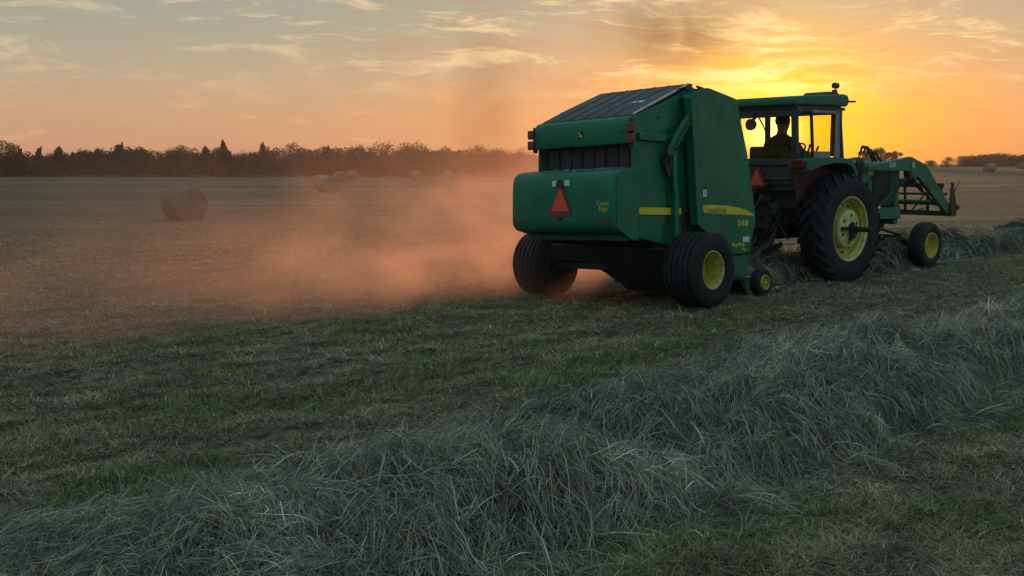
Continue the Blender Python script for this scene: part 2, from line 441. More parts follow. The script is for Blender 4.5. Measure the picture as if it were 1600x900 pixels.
# ------------------------------------------------------------------ windrows
def path_eval(pts):
    pts = np.array(pts, float); k = np.arange(len(pts))
    tt = np.linspace(0, len(pts)-1, 600)
    # Catmull-Rom through the points
    i = np.clip(np.floor(tt).astype(int), 0, len(pts)-2); f = (tt-i)[:, None]
    g_ = lambda j: pts[np.clip(j, 0, len(pts)-1)]
    p0, p1, p2, p3 = g_(i-1), g_(i), g_(i+1), g_(i+2)
    q = .5*((2*p1)+(-p0+p2)*f+(2*p0-5*p1+4*p2-p3)*f**2+(-p0+3*p1-3*p2+p3)*f**3)
    d = np.gradient(q, axis=0); d /= np.linalg.norm(d, axis=1)[:, None]
    s = np.concatenate([[0], np.cumsum(np.linalg.norm(np.diff(q, axis=0), axis=1))])
    return q, d, s
class Row:
    def __init__(s, pts, hw, h, seed, nar=(0, 0)):
        s.nar = nar
        s.q, s.d, s.s = path_eval(pts); s.L = s.s[-1]; s.hw = hw; s.h = h; s.seed = seed
    def centre(s, t):
        x = np.interp(t, s.s, s.q[:, 0]); y = np.interp(t, s.s, s.q[:, 1])
        dx = np.interp(t, s.s, s.d[:, 0]); dy = np.interp(t, s.s, s.d[:, 1])
        return x, y, dx, dy
    def wf(s, t): return 1-s.nar[1]*smooth((np.asarray(t)-s.nar[0])/2.5) if s.nar[1] else 1.+0*np.asarray(t)
    def height(s, t, c):
        """t along, c across in metres"""
        w = s.wf(t)*s.hw*(.86+.42*(fbm(t*.55+s.seed, t*0+3.1, 2)-.5)*2*.6)
        q = np.clip(1-(c/w)**2, 0, 1)
        lump = .38+1.3*fbm(t*1.15+s.seed, c*1.35+5, 3)**1.2
        folds = .70*(fbm(t*2.6+s.seed+40+c*1.2, c*3.2-t*.9, 3)-.5)
        return s.h*(q**.75)*(lump+folds)*((.46+.54*smooth((t-3.0)/5.5)) if s.nar[1] else 1.)
    def point(s, t, c):
        x, y, dx, dy = s.centre(t)
        X = x-dy*c; Y = y+dx*c
        return X, Y, macro(X, Y)+s.height(t, c)
def build_row(name, row, n, label, lmin, lmax, w0, cols, layer=.09, fly=.08, t0=0.):
    # packed inside of the row
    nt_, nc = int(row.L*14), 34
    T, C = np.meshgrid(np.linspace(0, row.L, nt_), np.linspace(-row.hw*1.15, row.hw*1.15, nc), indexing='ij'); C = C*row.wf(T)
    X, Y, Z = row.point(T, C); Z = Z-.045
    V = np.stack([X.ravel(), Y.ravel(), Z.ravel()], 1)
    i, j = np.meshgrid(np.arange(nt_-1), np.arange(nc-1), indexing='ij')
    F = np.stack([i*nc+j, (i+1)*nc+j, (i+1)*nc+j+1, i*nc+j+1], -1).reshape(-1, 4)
    tb = np.tile(np.array([[.010, .011, .009]]), (len(V), 1))  # near-black core paints the shade in the gaps between stalks
    # stalks
    K = 6
    t = rng.uniform(0, row.L, n); c = (rng.beta(1.25, 1.25, n)*2-1)*row.hw*1.12
    sw = fbm(t*.62+row.seed+20, c*.8+60, 3)*2-1; sw2 = fbm(t*1.9+row.seed, c*2.1+30, 3)*2-1
    ang = sw*4.5+sw2*4.0+rng.normal(0, .55, n)
    rnd = rng.random(n) < .30
    ang = np.where(rnd, rng.uniform(0, 2*math.pi, n), ang)
    # most stalks lie in tufts that share a direction, a height and a tone
    nt2 = max(10, n//75); tid = rng.integers(0, nt2, n); intuft = rng.random(n) < .58
    tt0 = rng.uniform(0, row.L, nt2); tc0 = (rng.beta(1.3, 1.3, nt2)*2-1)*row.hw*1.05
    ta = (fbm(tt0*.7+row.seed+20, tc0*.9+60, 3)*2-1)*5+rng.normal(0, .9, nt2); toff = rng.normal(.012, .032, nt2); ttone = rng.uniform(.5, 1.35, nt2)
    ts = rng.uniform(.03, .10, nt2)[tid]; la = rng.normal(0, 1, n)*ts; lb = rng.normal(0, 1, n)*ts*.55
    t = np.where(intuft, np.clip(tt0[tid]+la*np.cos(ta[tid])-lb*np.sin(ta[tid]), 0, row.L), t)
    c = np.where(intuft, tc0[tid]+la*np.sin(ta[tid])+lb*np.cos(ta[tid]), c)
    ang = np.where(intuft, ta[tid]+rng.normal(0, .62, n), ang)
    tcur = rng.normal(0, 1.3, nt2)
    kink = np.where(rng.random(n) < .45, rng.normal(0, .75, n), 0); kn = rng.integers(1, 5, n)
    L = rng.uniform(lmin, lmax, n)*np.where(rng.random(n) < .3, .5, 1)
    c = c*row.wf(t)
    cur = np.where(intuft, tcur[tid]+rng.normal(0, .9, n), rng.normal(0, 1.5, n)+sw2*1.2)
    off = np.where(intuft, toff[tid]+rng.normal(0, .016, n)-np.abs(lb)*.35, rng.uniform(-layer, .012, n))
    flyer = rng.random(n) < fly
    lift = np.where(flyer, rng.uniform(.02, .16, n), rng.uniform(-.035, .02, n))
    P = np.zeros((n, K, 3)); tt = t.copy(); cc = c.copy(); st = L/(K-1)
    for k in range(K):
        X, Y, Z = row.point(tt, cc)
        e = k/(K-1)
        hump = np.sin(e*math.pi)*.022
        P[:, k] = np.stack([X, Y, Z+off+lift*e+hump], 1)
        an = ang+cur*st*k+kink*(k >= kn)
        tt = np.clip(tt+np.cos(an)*st, -.1, row.L+.1); cc = cc+np.sin(an)*st
    out = np.abs(cc) > row.hw*1.05
    w = w0*rng.uniform(.5, 1.35, n)*(1+1.4*(rng.random(n) < .07))
    prof = np.array([.6, 1, 1, .9, .7, .2]); Wd = w[:, None]*prof[None]
    d = P[:, 2]-P[:, 0]; rv = rng.normal(size=(n, 3)); side = np.cross(d, rv); side /= np.linalg.norm(side, axis=1)[:, None]+1e-9
    side[:, 2] *= .35; side /= np.linalg.norm(side, axis=1)[:, None]+1e-9
    pick = rng.random(n); cols = np.array(cols); zone = fbm(t*1.3+row.seed+70, c*1.6, 3)
    idx = np.clip(((pick*.65+zone*.55-.08)*len(cols)).astype(int), 0, len(cols)-1)
    tint = cols[idx]*rng.uniform(.35, 1.45, (n, 1))*np.where(intuft, ttone[tid], 1.)[:, None]*(1+.8*(rng.random((n, 1)) < .035))
    V2, F2, T2 = ribbons(P, Wd, tint, side)
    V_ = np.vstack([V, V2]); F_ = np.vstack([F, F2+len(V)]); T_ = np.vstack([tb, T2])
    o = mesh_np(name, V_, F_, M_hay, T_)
    tag(o, label, 'hay windrow', kind='stuff')
    return o
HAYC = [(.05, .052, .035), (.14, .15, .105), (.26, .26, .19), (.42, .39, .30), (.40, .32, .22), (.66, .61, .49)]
near_row = Row([(-5.2, 2.5), (-3.3, 3.45), (-2.13, 4.2), (-1.2, 4.75), (-.61, 5.22), (.07, 5.75), (.94, 6.62), (2.1, 7.75), (3.69, 9.2), (4.95, 10.2), (7.0, 12.1), (9.6, 14.6), (12.2, 17.2)], 1.18, .425, 3.0, (9.2, .30))
build_row('hay_windrow', near_row, 360000, 'long tangled row of cut grey green hay sweeping across the foreground', .08, .34, .0030, HAYC, fly=.15)
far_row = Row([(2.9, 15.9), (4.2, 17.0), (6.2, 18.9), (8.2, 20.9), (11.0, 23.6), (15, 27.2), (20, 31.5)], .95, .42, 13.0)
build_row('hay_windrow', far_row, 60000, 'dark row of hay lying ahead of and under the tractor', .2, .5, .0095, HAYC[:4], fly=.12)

def build_loose():
    """loose stalks dropped on the stubble between the two rows"""
    n = 4500; K = 4
    d = 4*(22/4)**rng.random(n); a = np.radians(rng.uniform(-32, 32, n)); x = d*np.sin(a); y = d*np.cos(a)
    ph = rng.uniform(0, 2*math.pi, n); cur = rng.normal(0, 3, n); L = rng.uniform(.05, .20, n)
    P = np.zeros((n, K, 3))
    for k in range(K):
        P[:, k] = np.stack([x, y, gz(x, y)+.02+rng.uniform(0, .025, n)], 1)
        x = x+np.cos(ph+cur*L*k/K)*L/(K-1); y = y+np.sin(ph+cur*L*k/K)*L/(K-1)
    Wd = (.0034*(1+d/14))[:, None]*np.array([.7, 1, 1, .3])[None]
    side = np.tile(np.array([[0, 0, 1.]]), (n, 1))+rng.normal(0, .6, (n, 3)); side /= np.linalg.norm(side, axis=1)[:, None]
    tint = np.array(HAYC)[rng.integers(1, 5, n)]*rng.uniform(.5, 1.0, (n, 1))
    V, F, T = ribbons(P, Wd, tint, side)
    tag(mesh_np('loose_hay', V, F, M_hay, T), 'loose pale hay stalks scattered over the stubble', 'loose hay', kind='stuff')
build_loose()

# ================================================================== hay bales
def bale_mat():
    m = bpy.data.materials.new('wrapped_hay'); m.use_nodes = True; t = m.node_tree; g = N(t)
    p = t.nodes['Principled BSDF']; p.inputs['Roughness'].default_value = .9; p.inputs['Specular IOR Level'].default_value = .1
    x, y, z = g.sep(g.n('ShaderNodeTexCoord').outputs['Object'])[:3]
    r = g.m('SQRT', g.add(g.mul(y, y), g.mul(z, z)))
    st = g.noise(g.xyz(g.mul(x, 22.), g.mul(g.m('ARCTAN2', y, z), 1.2), r), 1.4, 6, .65)
    fn = g.noise(g.xyz(x, y, z), 16., 7, .7)
    sp = g.m('SINE', g.add(g.mul(r, 95.), g.mul(fn, 9.)))
    c = g.mix(g.sm(fn, .3, .7), (.13, .10, .075, 1), (.25, .195, .14, 1))
    c = g.mix(g.mul(g.sm(st, .4, .65), .4), c, (.24, .22, .19, 1))
    c = g.mix(g.mul(g.sm(sp, .2, 1.), .45), c, (.06, .045, .03, 1))
    g.put(p.inputs['Base Color'], c)
    b = g.n('ShaderNodeBump'); b.inputs['Strength'].default_value = .7; b.inputs['Distance'].default_value = .03
    g.put(b.inputs['Height'], g.add(fn, g.mul(sp, .15))); t.links.new(b.outputs[0], p.inputs['Normal']); return m
M_bale = bale_mat()
def bale_mesh(R=.6, L=1.2, seed=0, seg=64):
    rr = np.random.default_rng(seed); bm = BM(); n = seg
    prof = [(-L/2-.01, .02), (-L/2-.02, .3*R), (-L/2, .7*R), (-L/2+.01, .93*R), (-L/2+.05, .99*R), (-L/4, 1.01*R), (0, 1.015*R), (L/4, 1.01*R), (L/2-.05, .99*R), (L/2-.01, .93*R), (L/2, .7*R), (L/2+.02, .3*R), (L/2+.01, .02)]
    rings = []
    for w, r in prof:
        ring = []
        for k in range(n):
            a = 2*math.pi*k/n
            rr_ = r*(1+.012*math.sin(3*a+seed)+.01*rr.normal()*.8)
            yy = rr_*math.cos(a); zz = rr_*math.sin(a)
            if zz < -.86*R: zz = -.86*R-(abs(zz)-.86*R)*.15
            ring.append(bm.verts.new((w+rr.normal()*.006, yy, zz)))
        rings.append(ring)
    for A, B in zip(rings, rings[1:]):
        for k in range(n): bm.faces.new((A[k], A[(k+1) % n], B[(k+1) % n], B[k]))
    bm.faces.new(rings[0]); bm.faces.new(rings[-1][::-1]); return bm
BALES = [(-11.45, 35.9, -45, .62, 'largest and nearest round hay bale, alone in the dusty left field'),
         (-12.95, 72.2, -52, .60, 'round hay bale in front of another one, second nearest in the left field'),
         (-15.6, 84.5, -40, .60, 'round hay bale half hidden behind the second nearest one'),
         (-18.8, 113, -50, .66, 'round hay bale just right of the overlapping pair of bales'),
         (-21.3, 138, -35, .64, 'small round hay bale, right of three others by the dark trees'),
         (-12.0, 131, -60, .66, 'round hay bale standing alone in the haze near the tree belt'),
         (-8.6, 138, 70, .64, 'faint round hay bale in orange dust, nearest the baler'),
         (68.0, 147, 20, .66, 'round hay bale below the dark wood on the right hillside'),
         (79.5, 171, 30, .62, 'smaller round hay bale just behind the one on the right'),
         (92.0, 186, 40, .62, 'round hay bale at the far right edge of the field')]
bale0 = None
for i, (bx, by, rz, br, lab) in enumerate(BALES):
    o = finish('hay_bale', bale_mesh(br, 1.22, i), M_bale, smooth_=True)
    o.location = (bx, by, float(macro(bx, by))+br*.87); o.rotation_euler = (0, 0, R_(rz))
    tag(o, lab, 'hay bale', 'round hay bales lying in the field')

# ================================================================== trees
def make_tree(name, x, y, h, w, kind, seed, label, cat='tree', group=None, n=1500, col=(.024, .030, .018), low=.08):
    rr = np.random.default_rng(seed); z0 = float(macro(x, y))
    t = thing(name, label, cat, (x, y, z0), rr.uniform(0, 6), group)
    bm = BM(); tr = max(.06, h*.03)
    tube(bm, [(0, 0, -.3), (rr.normal()*.05, 0, h*.35), (rr.normal()*.1, rr.normal()*.1, h*.75)], [tr, tr*.8, tr*.3], 7)
    for k in range(7):
        a = rr.uniform(0, 6.28); hz = h*rr.uniform(.3, .7); q = w*rr.uniform(.25, .42)
        tube(bm, [(0, 0, hz*.8), (q*.6*math.cos(a), q*.6*math.sin(a), hz), (q*math.cos(a), q*math.sin(a), hz+h*.12)], [tr*.4, tr*.25, tr*.1], 5)
    finish('trunk', bm, M_bark, t, True)
    nc = 26 if kind == 'round' else 34
    cs = []
    for k in range(nc):
        if kind == 'cone':
            e = rr.random()**.8; hz = h*(low+(1-low)*e); q = w*.5*(1-e)**.75*rr.uniform(.25, 1.); s_ = w*.22*(1-.7*e)+.12
        elif kind == 'bush':
            e = rr.random(); hz = h*(low+(1-low)*e*.85); q = w*.5*math.sqrt(max(0, 1-(e*.9)**2))*rr.uniform(.2, 1); s_ = w*.17
        else:
            e = rr.random(); hz = h*(low+(.93-low)*e); q = w*.5*math.sqrt(max(.0, 1-((e-.40)/.62)**2))*rr.uniform(.2, 1.); s_ = w*.15
        a = rr.uniform(0, 6.28); cs.append((q*math.cos(a), q*math.sin(a), hz, s_))
    cs = np.array(cs); id_ = rr.integers(0, nc, n)
    dr = rr.normal(size=(n, 3)); dr /= np.linalg.norm(dr, axis=1)[:, None]
    P = cs[id_, :3]+dr*(cs[id_, 3]*rr.random(n)**.4)[:, None]*np.array([1, 1, .8])
    if kind == 'cone':   # pointed sprays in uneven tiers, then a leader spike
        e = rr.random(n)**.75*.97; aa = rr.uniform(0, 2*math.pi, n)
        rad_ = w*.5*(1-e)**rr.uniform(.5, 1.15)*(.15+1.35*vnoise(aa*2.2+seed, e*9.))*rr.random(n)**.45
        ln = rr.normal(0, .07)*h; hh_ = h*(.04+e*.94)*(1-.30*vnoise(aa*1.1+seed*3, aa*0+seed)*(rr.random(n) < .7))
        P = np.stack([rad_*np.cos(aa)+ln*e, rad_*np.sin(aa), hh_], 1)
        m_ = rr.random(n) < .012; P[m_] = np.stack([rr.normal(0, .05, m_.sum()), rr.normal(0, .05, m_.sum()), h*rr.uniform(.85, 1.02, m_.sum())], 1)
        k2 = int(n*.03); 
    sz = rr.uniform(.5, 1.3, n)*max(.10, h*.036)
    A = rr.normal(size=(n, 3)); A /= np.linalg.norm(A, axis=1)[:, None]; A[:, 2] = np.abs(A[:, 2])+(.6 if kind == 'cone' else .1)
    B = np.cross(A, rr.normal(size=(n, 3))); B /= np.linalg.norm(B, axis=1)[:, None]
    V = np.stack([P-B*sz[:, None]*.5, P+B*sz[:, None]*.5, P+A*sz[:, None]*1.3], 1).reshape(-1, 3)
    F = np.arange(n*3).reshape(-1, 3)
    tint = np.repeat(np.array(col)*rr.uniform(.6, 1.5, (n, 1))*rr.uniform(.8, 1.25, (nc, 1))[id_], 3, axis=0)
    c = mesh_np('crown', V, F, M_leaf, tint); c.parent = t
    return t
def px(xp, Y): return (xp-800)/1600.*(Y*math.cos(math.atan(.12))+.226)
# silhouette of the left belt: (picture column, top row) -> individual trees
G_ = 'trees of the dark belt along the far edge of the left field'
TREES = [(2, 222, 'round', 7, 'tallest dark tree at the left end of the belt, by the picture edge'),
         (35, 234, 'cone', 3.6, None), (66, 232, 'cone', 3.6, None), (95, 230, 'cone', 4, None), (128, 236, 'round', 5, None), (155, 233, 'cone', 4, None),
         (193, 226, 'cone', 6.5, 'broad cedar with two peaks, left of and behind the largest hay bale'), (222, 236, 'round', 5, None),
         (262, 240, 'bush', 6, None), (292, 231, 'round', 6.2, 'rounded tree rising straight behind the largest hay bale'), (322, 230, 'cone', 4.5, None),
         (350, 222, 'cone', 4.6, 'tallest pointed cedar, just right of the largest hay bale'), (378, 240, 'bush', 4.5, None),
         (413, 225, 'cone', 5, 'pointed cedar left of the gap before the four clustered bales'), (452, 228, 'round', 7, 'wide rounded tree left of the overlapping pair of bales'),
         (485, 236, 'cone', 4, None), (514, 230, 'cone', 5.2, 'cedar rising directly behind the overlapping pair of bales'), (548, 236, 'cone', 4, None), (567, 237, 'cone', 3.5, None),
         (594, 227, 'round', 8, 'broad smooth topped tree right of the smallest clustered bale'), (628, 229, 'round', 6.5, None), (655, 227, 'round', 7, 'large tree rising behind the lone bale in the haze'),
         (695, 234, 'round', 6, None), (718, 236, 'cone', 5, None), (745, 232, 'round', 7, None), (778, 236, 'round', 6, None), (812, 232, 'round', 8, 'hazy orange tree just left of the baler')]
for i, (xp, yt, kd, w, lab) in enumerate(TREES):
    Y = 168+(i*37 % 11); h = (258-yt)/1600.*Y+1.9
    make_tree('cedar_tree' if kd == 'cone' else 'field_tree', px(xp, Y), Y, h, w*1.35, kd, 100+i,
              lab or ('pointed dark cedar among others in the far left belt' if kd == 'cone' else 'rounded dark tree among others in the far left belt'), 'tree', G_, n=4800)
rt = np.random.default_rng(77)
for i in range(46):
    xp = -30+i*18.6+rt.uniform(-6, 6); Y = rt.uniform(163, 176); kd = 'cone' if rt.random() < .35 else 'round'
    make_tree('cedar_tree' if kd == 'cone' else 'field_tree', px(xp, Y), Y, rt.uniform(3.2, 4.7), rt.uniform(3.5, 6), kd, 500+i,
              'pointed dark cedar among others in the far left belt' if kd == 'cone' else 'rounded dark tree among others in the far left belt', 'tree', G_, n=1300)
def belt(name, x0, x1, Y0, Y1, hb, n, seed, label, col=(.020, .024, .015), base=0.):
    rr = np.random.default_rng(seed)
    x = rr.uniform(x0, x1, n); y = rr.uniform(Y0, Y1, n)
    top = hb*(.42+1.05*fbm(x*.28+seed, y*.05, 4)+.45*(fbm(x*1.5, y*.2, 2)-.5))
    z = macro(x, y)+base+top*rr.random(n)**.75
    P = np.stack([x, y, z], 1); sz = rr.uniform(.12, .30, n)
    A = rr.normal(size=(n, 3)); A[:, 2] = np.abs(A[:, 2])+.3; A /= np.linalg.norm(A, axis=1)[:, None]
    B = np.cross(A, rr.normal(size=(n, 3))); B /= np.linalg.norm(B, axis=1)[:, None]
    V = np.stack([P-B*sz[:, None]*.6, P+B*sz[:, None]*.6, P+A*sz[:, None]*1.4], 1).reshape(-1, 3)
    tint = np.repeat(np.array(col)*rr.uniform(.5, 1.4, (n, 1)), 3, axis=0)
    o = mesh_np(name, V, np.arange(n*3).reshape(-1, 3), M_leaf, tint)
    tag(o, label, 'undergrowth', kind='stuff')
belt('undergrowth', -125, 16, 172, 184, 3.7, 70000, 3, 'dense dark scrub filling the gaps between the far belt of trees')
# right hand skyline
RT = [(1352, 236, 'round', 9, 'orange lit rounded tree above the tractor hood'), (1374, 232, 'round', 12, 'widest of the orange lit trees behind the loader hoses'),
      (1405, 235, 'round', 9, 'rounded tree just above the peak of the loader arm')]
for i, (xp, yt, kd, w, lab) in enumerate(RT):
    Y = 300; X = px(xp, Y); z0 = float(macro(X, Y)); h = (258-yt)/1600.*Y+1.9-z0
    make_tree('field_tree', X, Y+i*3, h, w*.62, kd, 300+i, lab, 'tree', 'trees on the skyline behind the loader', n=9000)
BU = [(1453, 251, 'bush', 4, 'tiny bush on the skyline beyond the loader tip'), (1480, 247, 'round', 4.5, 'small bush left of a wider bush on the right skyline'), (1497, 245, 'bush', 7, 'wide loose bush on the skyline left of the dark wood'), (1511, 249, 'bush', 4, 'low bush between the wide bush and the dark wood')]
for i, (xp, yt, kd, w, lab) in enumerate(BU):
    Y = 260; X = px(xp, Y); z0 = float(macro(X, Y)); h = max(1.6, (258-yt)/1600.*Y+1.9-z0)
    make_tree('skyline_bush', X, Y, h, w, kd, 400+i, lab, 'bush', 'bushes on the right skyline', n=3000, low=.0)
belt('far_wood', 117, 175, 258, 272, 3.1, 40000, 21, 'low dark wood on the skyline at the right edge', col=(.03, .032, .024), base=-.6)
# faint mast beyond the belt
m_ = BM(); tube(m_, [(0, 0, 0), (0, 0, 9.6)], [.07, .04], 6); box(m_, (0, 0, 9.2), (.6, .08, .08))
mast = finish('radio_mast', m_, M_frame); mast.location = (px(764, 400), 400, float(macro(px(764, 400), 400)))
tag(mast, 'thin faint mast rising above the trees left of the baler', 'mast')

# ================================================================== round baler
def frame_matrix(o, head, pitch, roll):
    a = R_(head); f = Vector((math.sin(a), math.cos(a), 0)); r = Vector((math.cos(a), -math.sin(a), 0)); u = Vector((0, 0, 1))
    p = R_(pitch); f2 = f*math.cos(p)-u*math.sin(p); u2 = u*math.cos(p)+f*math.sin(p)
    q = R_(roll); r2 = r*math.cos(q)+u2*math.sin(q); u3 = u2*math.cos(q)-r*math.sin(q)
    m = Matrix((r2, f2, u3)).transposed().to_4x4(); m.translation = Vector(o); return m
baler = thing('round_baler', 'dark green round hay baler towed behind the tractor, trailing dust', 'baler')
baler.matrix_world = frame_matrix(BO, 46, 2.2, 2.2)
def part(name, bm, mat, par=baler, **k): return finish(name, bm, mat, par, **k)

def wheel(par, c, s, r, w, rim_r, rim_mat, kind, name='wheel', disc=None):
    """tyre is the wheel part; rim and hub are its sub-parts"""
    bm = BM(); hw = w/2
    if kind == 'rib':
        prof = [(hw*.72, rim_r), (hw*.93, rim_r*1.12), (hw*1.0, (r+rim_r)/2), (hw*.95, r*.90), (hw*.86, r*.965)]
        xs = np.linspace(.80, -.80, 6)
        for i, q in enumerate(xs):
            rr = r*(1-.03*abs(q)**2)
            prof.append((hw*q+.014, rr)); 
            if i < 5:
                prof += [(hw*(q-.10), rr), (hw*(q-.115), rr-.022), (hw*(q-.20), rr-.022), (hw*(q-.215), rr)]
        prof += [(-hw*.86, r*.965), (-hw*.95, r*.90), (-hw*1.0, (r+rim_r)/2), (-hw*.93, rim_r*1.12), (-hw*.72, rim_r)]
        lathe(bm, prof, c, 72, s)
    elif kind == 'plain':
        prof = [(hw*.65, rim_r), (hw*.9, rim_r*1.15), (hw*1.0, (r+rim_r)/2), (hw*.93, r*.88), (hw*.75, r*.965), (hw*.45, r), (0.02, r), (.012, r-.012), (-.012, r-.012), (-.02, r), (-hw*.45, r), (-hw*.75, r*.965), (-hw*.93, r*.88), (-hw, (r+rim_r)/2), (-hw*.9, rim_r*1.15), (-hw*.65, rim_r)]
        lathe(bm, prof, c, 56, s)
    else:  # lugged drive tyre
        rb = r-.055
        prof = [(hw*.80, rim_r), (hw*.95, rim_r*1.06), (hw*1.02, (rb+rim_r)/2), (hw*1.0, rb*.93), (hw*.90, rb*.985), (hw*.5, rb), (0, rb*1.004), (-hw*.5, rb), (-hw*.90, rb*.985), (-hw*1.0, rb*.93), (-hw*1.02, (rb+rim_r)/2), (-hw*.95, rim_r*1.06), (-hw*.80, rim_r)]
        lathe(bm, prof, c, 80, s)
        nl = 23
        for side in (1, -1):
            for k in range(nl):
                th0 = 2*math.pi*(k+(.5 if side < 0 else 0))/nl
                rows = []
                for (w_, dt, ro, hl) in ((-.03, 0., r, .5), (.35, .10, r, .5), (.78, .235, r*.992, .52), (.99, .30, r*.965, .55), (1.03, .325, r*.89, .4)):
                    q = []
                    for e, rr in ((-hl, rb*.97), (-hl*.72, ro), (hl*.72, ro), (hl, rb*.97)):
                        th = th0-dt+e*.085   # lug points lead forward
                        if w_ > 1.: rr = min(rr, ro)
                        q.append(bm.verts.new((c[0]+s*side*w_*hw, c[1]+rr*math.sin(th), c[2]+rr*math.cos(th))))
                    rows.append(q)
                for A, B in zip(rows, rows[1:]):
                    for i in range(3): bm.faces.new((A[i], A[i+1], B[i+1], B[i]))
                bm.faces.new(rows[0]); bm.faces.new(rows[-1][::-1])
    ty = finish(name, bm, M_tyre, par, smooth_=True)
    # rim: flange, barrel, disc
    b = BM(); R0 = rim_r
    fl = hw*.74
    dep = disc if disc is not None else hw*.45
    prof = [(fl+.012, R0*1.06), (fl+.022, R0*1.045), (fl+.018, R0*.985), (fl-.03, R0*.95), (fl-.05, R0*.90), (dep+.02, R0*.87), (dep, R0*.80), (dep-.01, R0*.55), (dep+.03, R0*.46), (dep+.035, R0*.30), (dep+.02, R0*.24), (dep+.02, .002), (dep-.02, .002), (dep-.03, R0*.8), (-fl, R0*.9), (-fl, R0*1.05)]
    lathe(b, prof, c, 56, s)
    rim = finish('rim', b, rim_mat, ty, smooth_=True)
    h = BM(); lathe(h, [(dep+.02, R0*.20), (dep+.07, R0*.19), (dep+.085, R0*.15), (dep+.085, .003), (dep, .003)], c, 20, s)
    for k in range(8):
        a = 2*math.pi*k/8+.3
        lathe(h, [(dep+.01, .014), (dep+.055, .014), (dep+.055, .002), (dep, .002)], (c[0], c[1]+R0*.37*math.cos(a), c[2]+R0*.37*math.sin(a)), 8, s)
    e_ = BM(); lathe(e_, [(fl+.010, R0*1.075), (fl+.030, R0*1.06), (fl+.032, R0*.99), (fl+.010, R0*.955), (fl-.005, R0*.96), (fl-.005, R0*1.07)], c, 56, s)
    finish('rim_edge', e_, M_pale if kind != 'plain' else rim_mat, ty, smooth_=True)  # pale paint stands in for light on the flange of rib and lug wheels
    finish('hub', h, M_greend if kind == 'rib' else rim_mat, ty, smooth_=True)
    return ty

# tailgate body: closed green shell with a recess for the belts
b = BM(); prism(b, [(-.72, .92), (-.14, .80), (.55, .66), (.60, 2.90), (.45, 2.93), (-.70, 2.44), (-.62, 2.16), (-.58, 2.14), (-.58, 1.82), (-.72, 1.80)], -.84, .84)
part('tailgate', b, M_green, bevel=.012)
b = BM()
for s in (-1, 1):
    prism(b, [(-.76, .90), (-.15, .78), (-.15, 1.14), (.02, 1.14), (.02, 2.36), (-.20, 2.62), (-.70, 2.44), (-.76, 2.12)] if 0 else [(-.76, .90), (-.15, .79), (.0, 1.19), (.0, 2.30), (.30, 2.86), (.22, 2.84), (-.74, 2.47)], s*.842 if s > 0 else -.872, s*.872 if s > 0 else -.842)
part('side_sheet', b, M_green, bevel=.006)
# lower side door panel with seam
for s in (1, -1):
    b = BM(); prism(b, [(-.69, 1.17), (-.69, .90), (-.16, .79), (-.16, 1.17)], min(s*.873, s*.885), max(s*.873, s*.885))
    part('access_door', b, M_green, bevel=.006)
# dark belts in the rear opening
b = BM(); box(b, (0, -.60, 1.98), (1.60, .05, .34)); part('belt_roller', b, M_black)
for k in range(7):
    b = BM(); x0 = -.73+k*.215+(.02 if k % 2 else 0)
    box(b, (x0+.09, -.635, 1.98), (.178, .022, .33)); part('bale_belt', b, M_belt, bevel=.006)
# hood over the opening
b = BM(); prism(b, [(-.74, 2.125), (-.80, 2.12), (-.815, 2.16), (-.815, 2.38), (-.80, 2.44), (-.76, 2.485), (-.70, 2.50), (-.60, 2.535), (-.60, 2.50), (-.70, 2.44)], -.885, .855)
hood = part('rear_hood', b, M_green, bevel=.022, seg=3)
for xx, zz in ((-.78, 2.28), (.74, 2.27)):
    b = BM(); bar(b, (xx, -.812, zz), (xx, -.828, zz), .022, n=10); part('bolt', b, M_black, hood)
# leaping animal emblem in its small oval badge
b = BM(); q = [(.052*math.cos(2*math.pi*k/20), .060*math.sin(2*math.pi*k/20)) for k in range(20)]
prism(b, [(a+.02, c+2.285) for a, c in q], -.824, -.817, axis=1); badge = part('badge', b, M_dkdecal, hood)
deer = [(-.040, -.030), (-.034, -.014), (-.018, -.008), (.004, -.004), (.014, .008), (.012, .026), (.002, .040), (.010, .040), (.018, .028), (.026, .032), (.030, .024), (.040, .020), (.030, .012), (.026, -.002), (.024, -.012), (.036, -.018), (.044, -.028), (.034, -.024), (.018, -.020), (.004, -.020), (-.010, -.022), (-.022, -.034), (-.036, -.040), (-.026, -.028)]
b = BM(); prism(b, [(-a*.95+.02, c*1.1+2.285) for a, c in deer], -.829, -.8245, axis=1); part('leaping_deer_emblem', b, M_decal, badge)
# rear bumper box
prof = [(-.70, 1.80), (-.98, 1.795), (-1.10, 1.765), (-1.165, 1.71), (-1.19, 1.64), (-1.20, 1.50), (-1.20, 1.12), (-1.185, 1.03), (-1.13, .965), (-.98, .93), (-.70, .88)]
b = BM()
A = [b.verts.new((-.955, f, u)) for f, u in prof]; B_ = [b.verts.new((.945, f, u)) for f, u in prof]
C_ = [b.verts.new((-1.0, f*.55-.33, 1.37+(u-1.37)*.93)) for f, u in prof]; D_ = [b.verts.new((.955, f, u)) for f, u in prof]
for k in range(len(prof)-1):
    b.faces.new((A[k], A[k+1], B_[k+1], B_[k]))
b.faces.new(A); b.faces.new(B_[::-1]); b.faces.new((A[0], B_[0], B_[-1], A[-1]))
for v in C_+D_: b.verts.remove(v)
bump = part('rear_gate_cover', b, M_green, bevel=.035, seg=3)
b = BM(); prism(b, [(-1.145, 1.00), (-1.15, 1.69), (-1.08, 1.75), (-.96, 1.785), (-.70, 1.79), (-.70, .84), (-.86, .86)], .935, .962); part('end_plate', b, M_green, bump, bevel=.006)
b = BM(); box(b, (.04, -.93, .865), (1.80, .10, .05)); box(b, (.04, -.95, .905), (1.72, .06, .03)); part('lower_lip', b, M_greend, bump, bevel=.008)
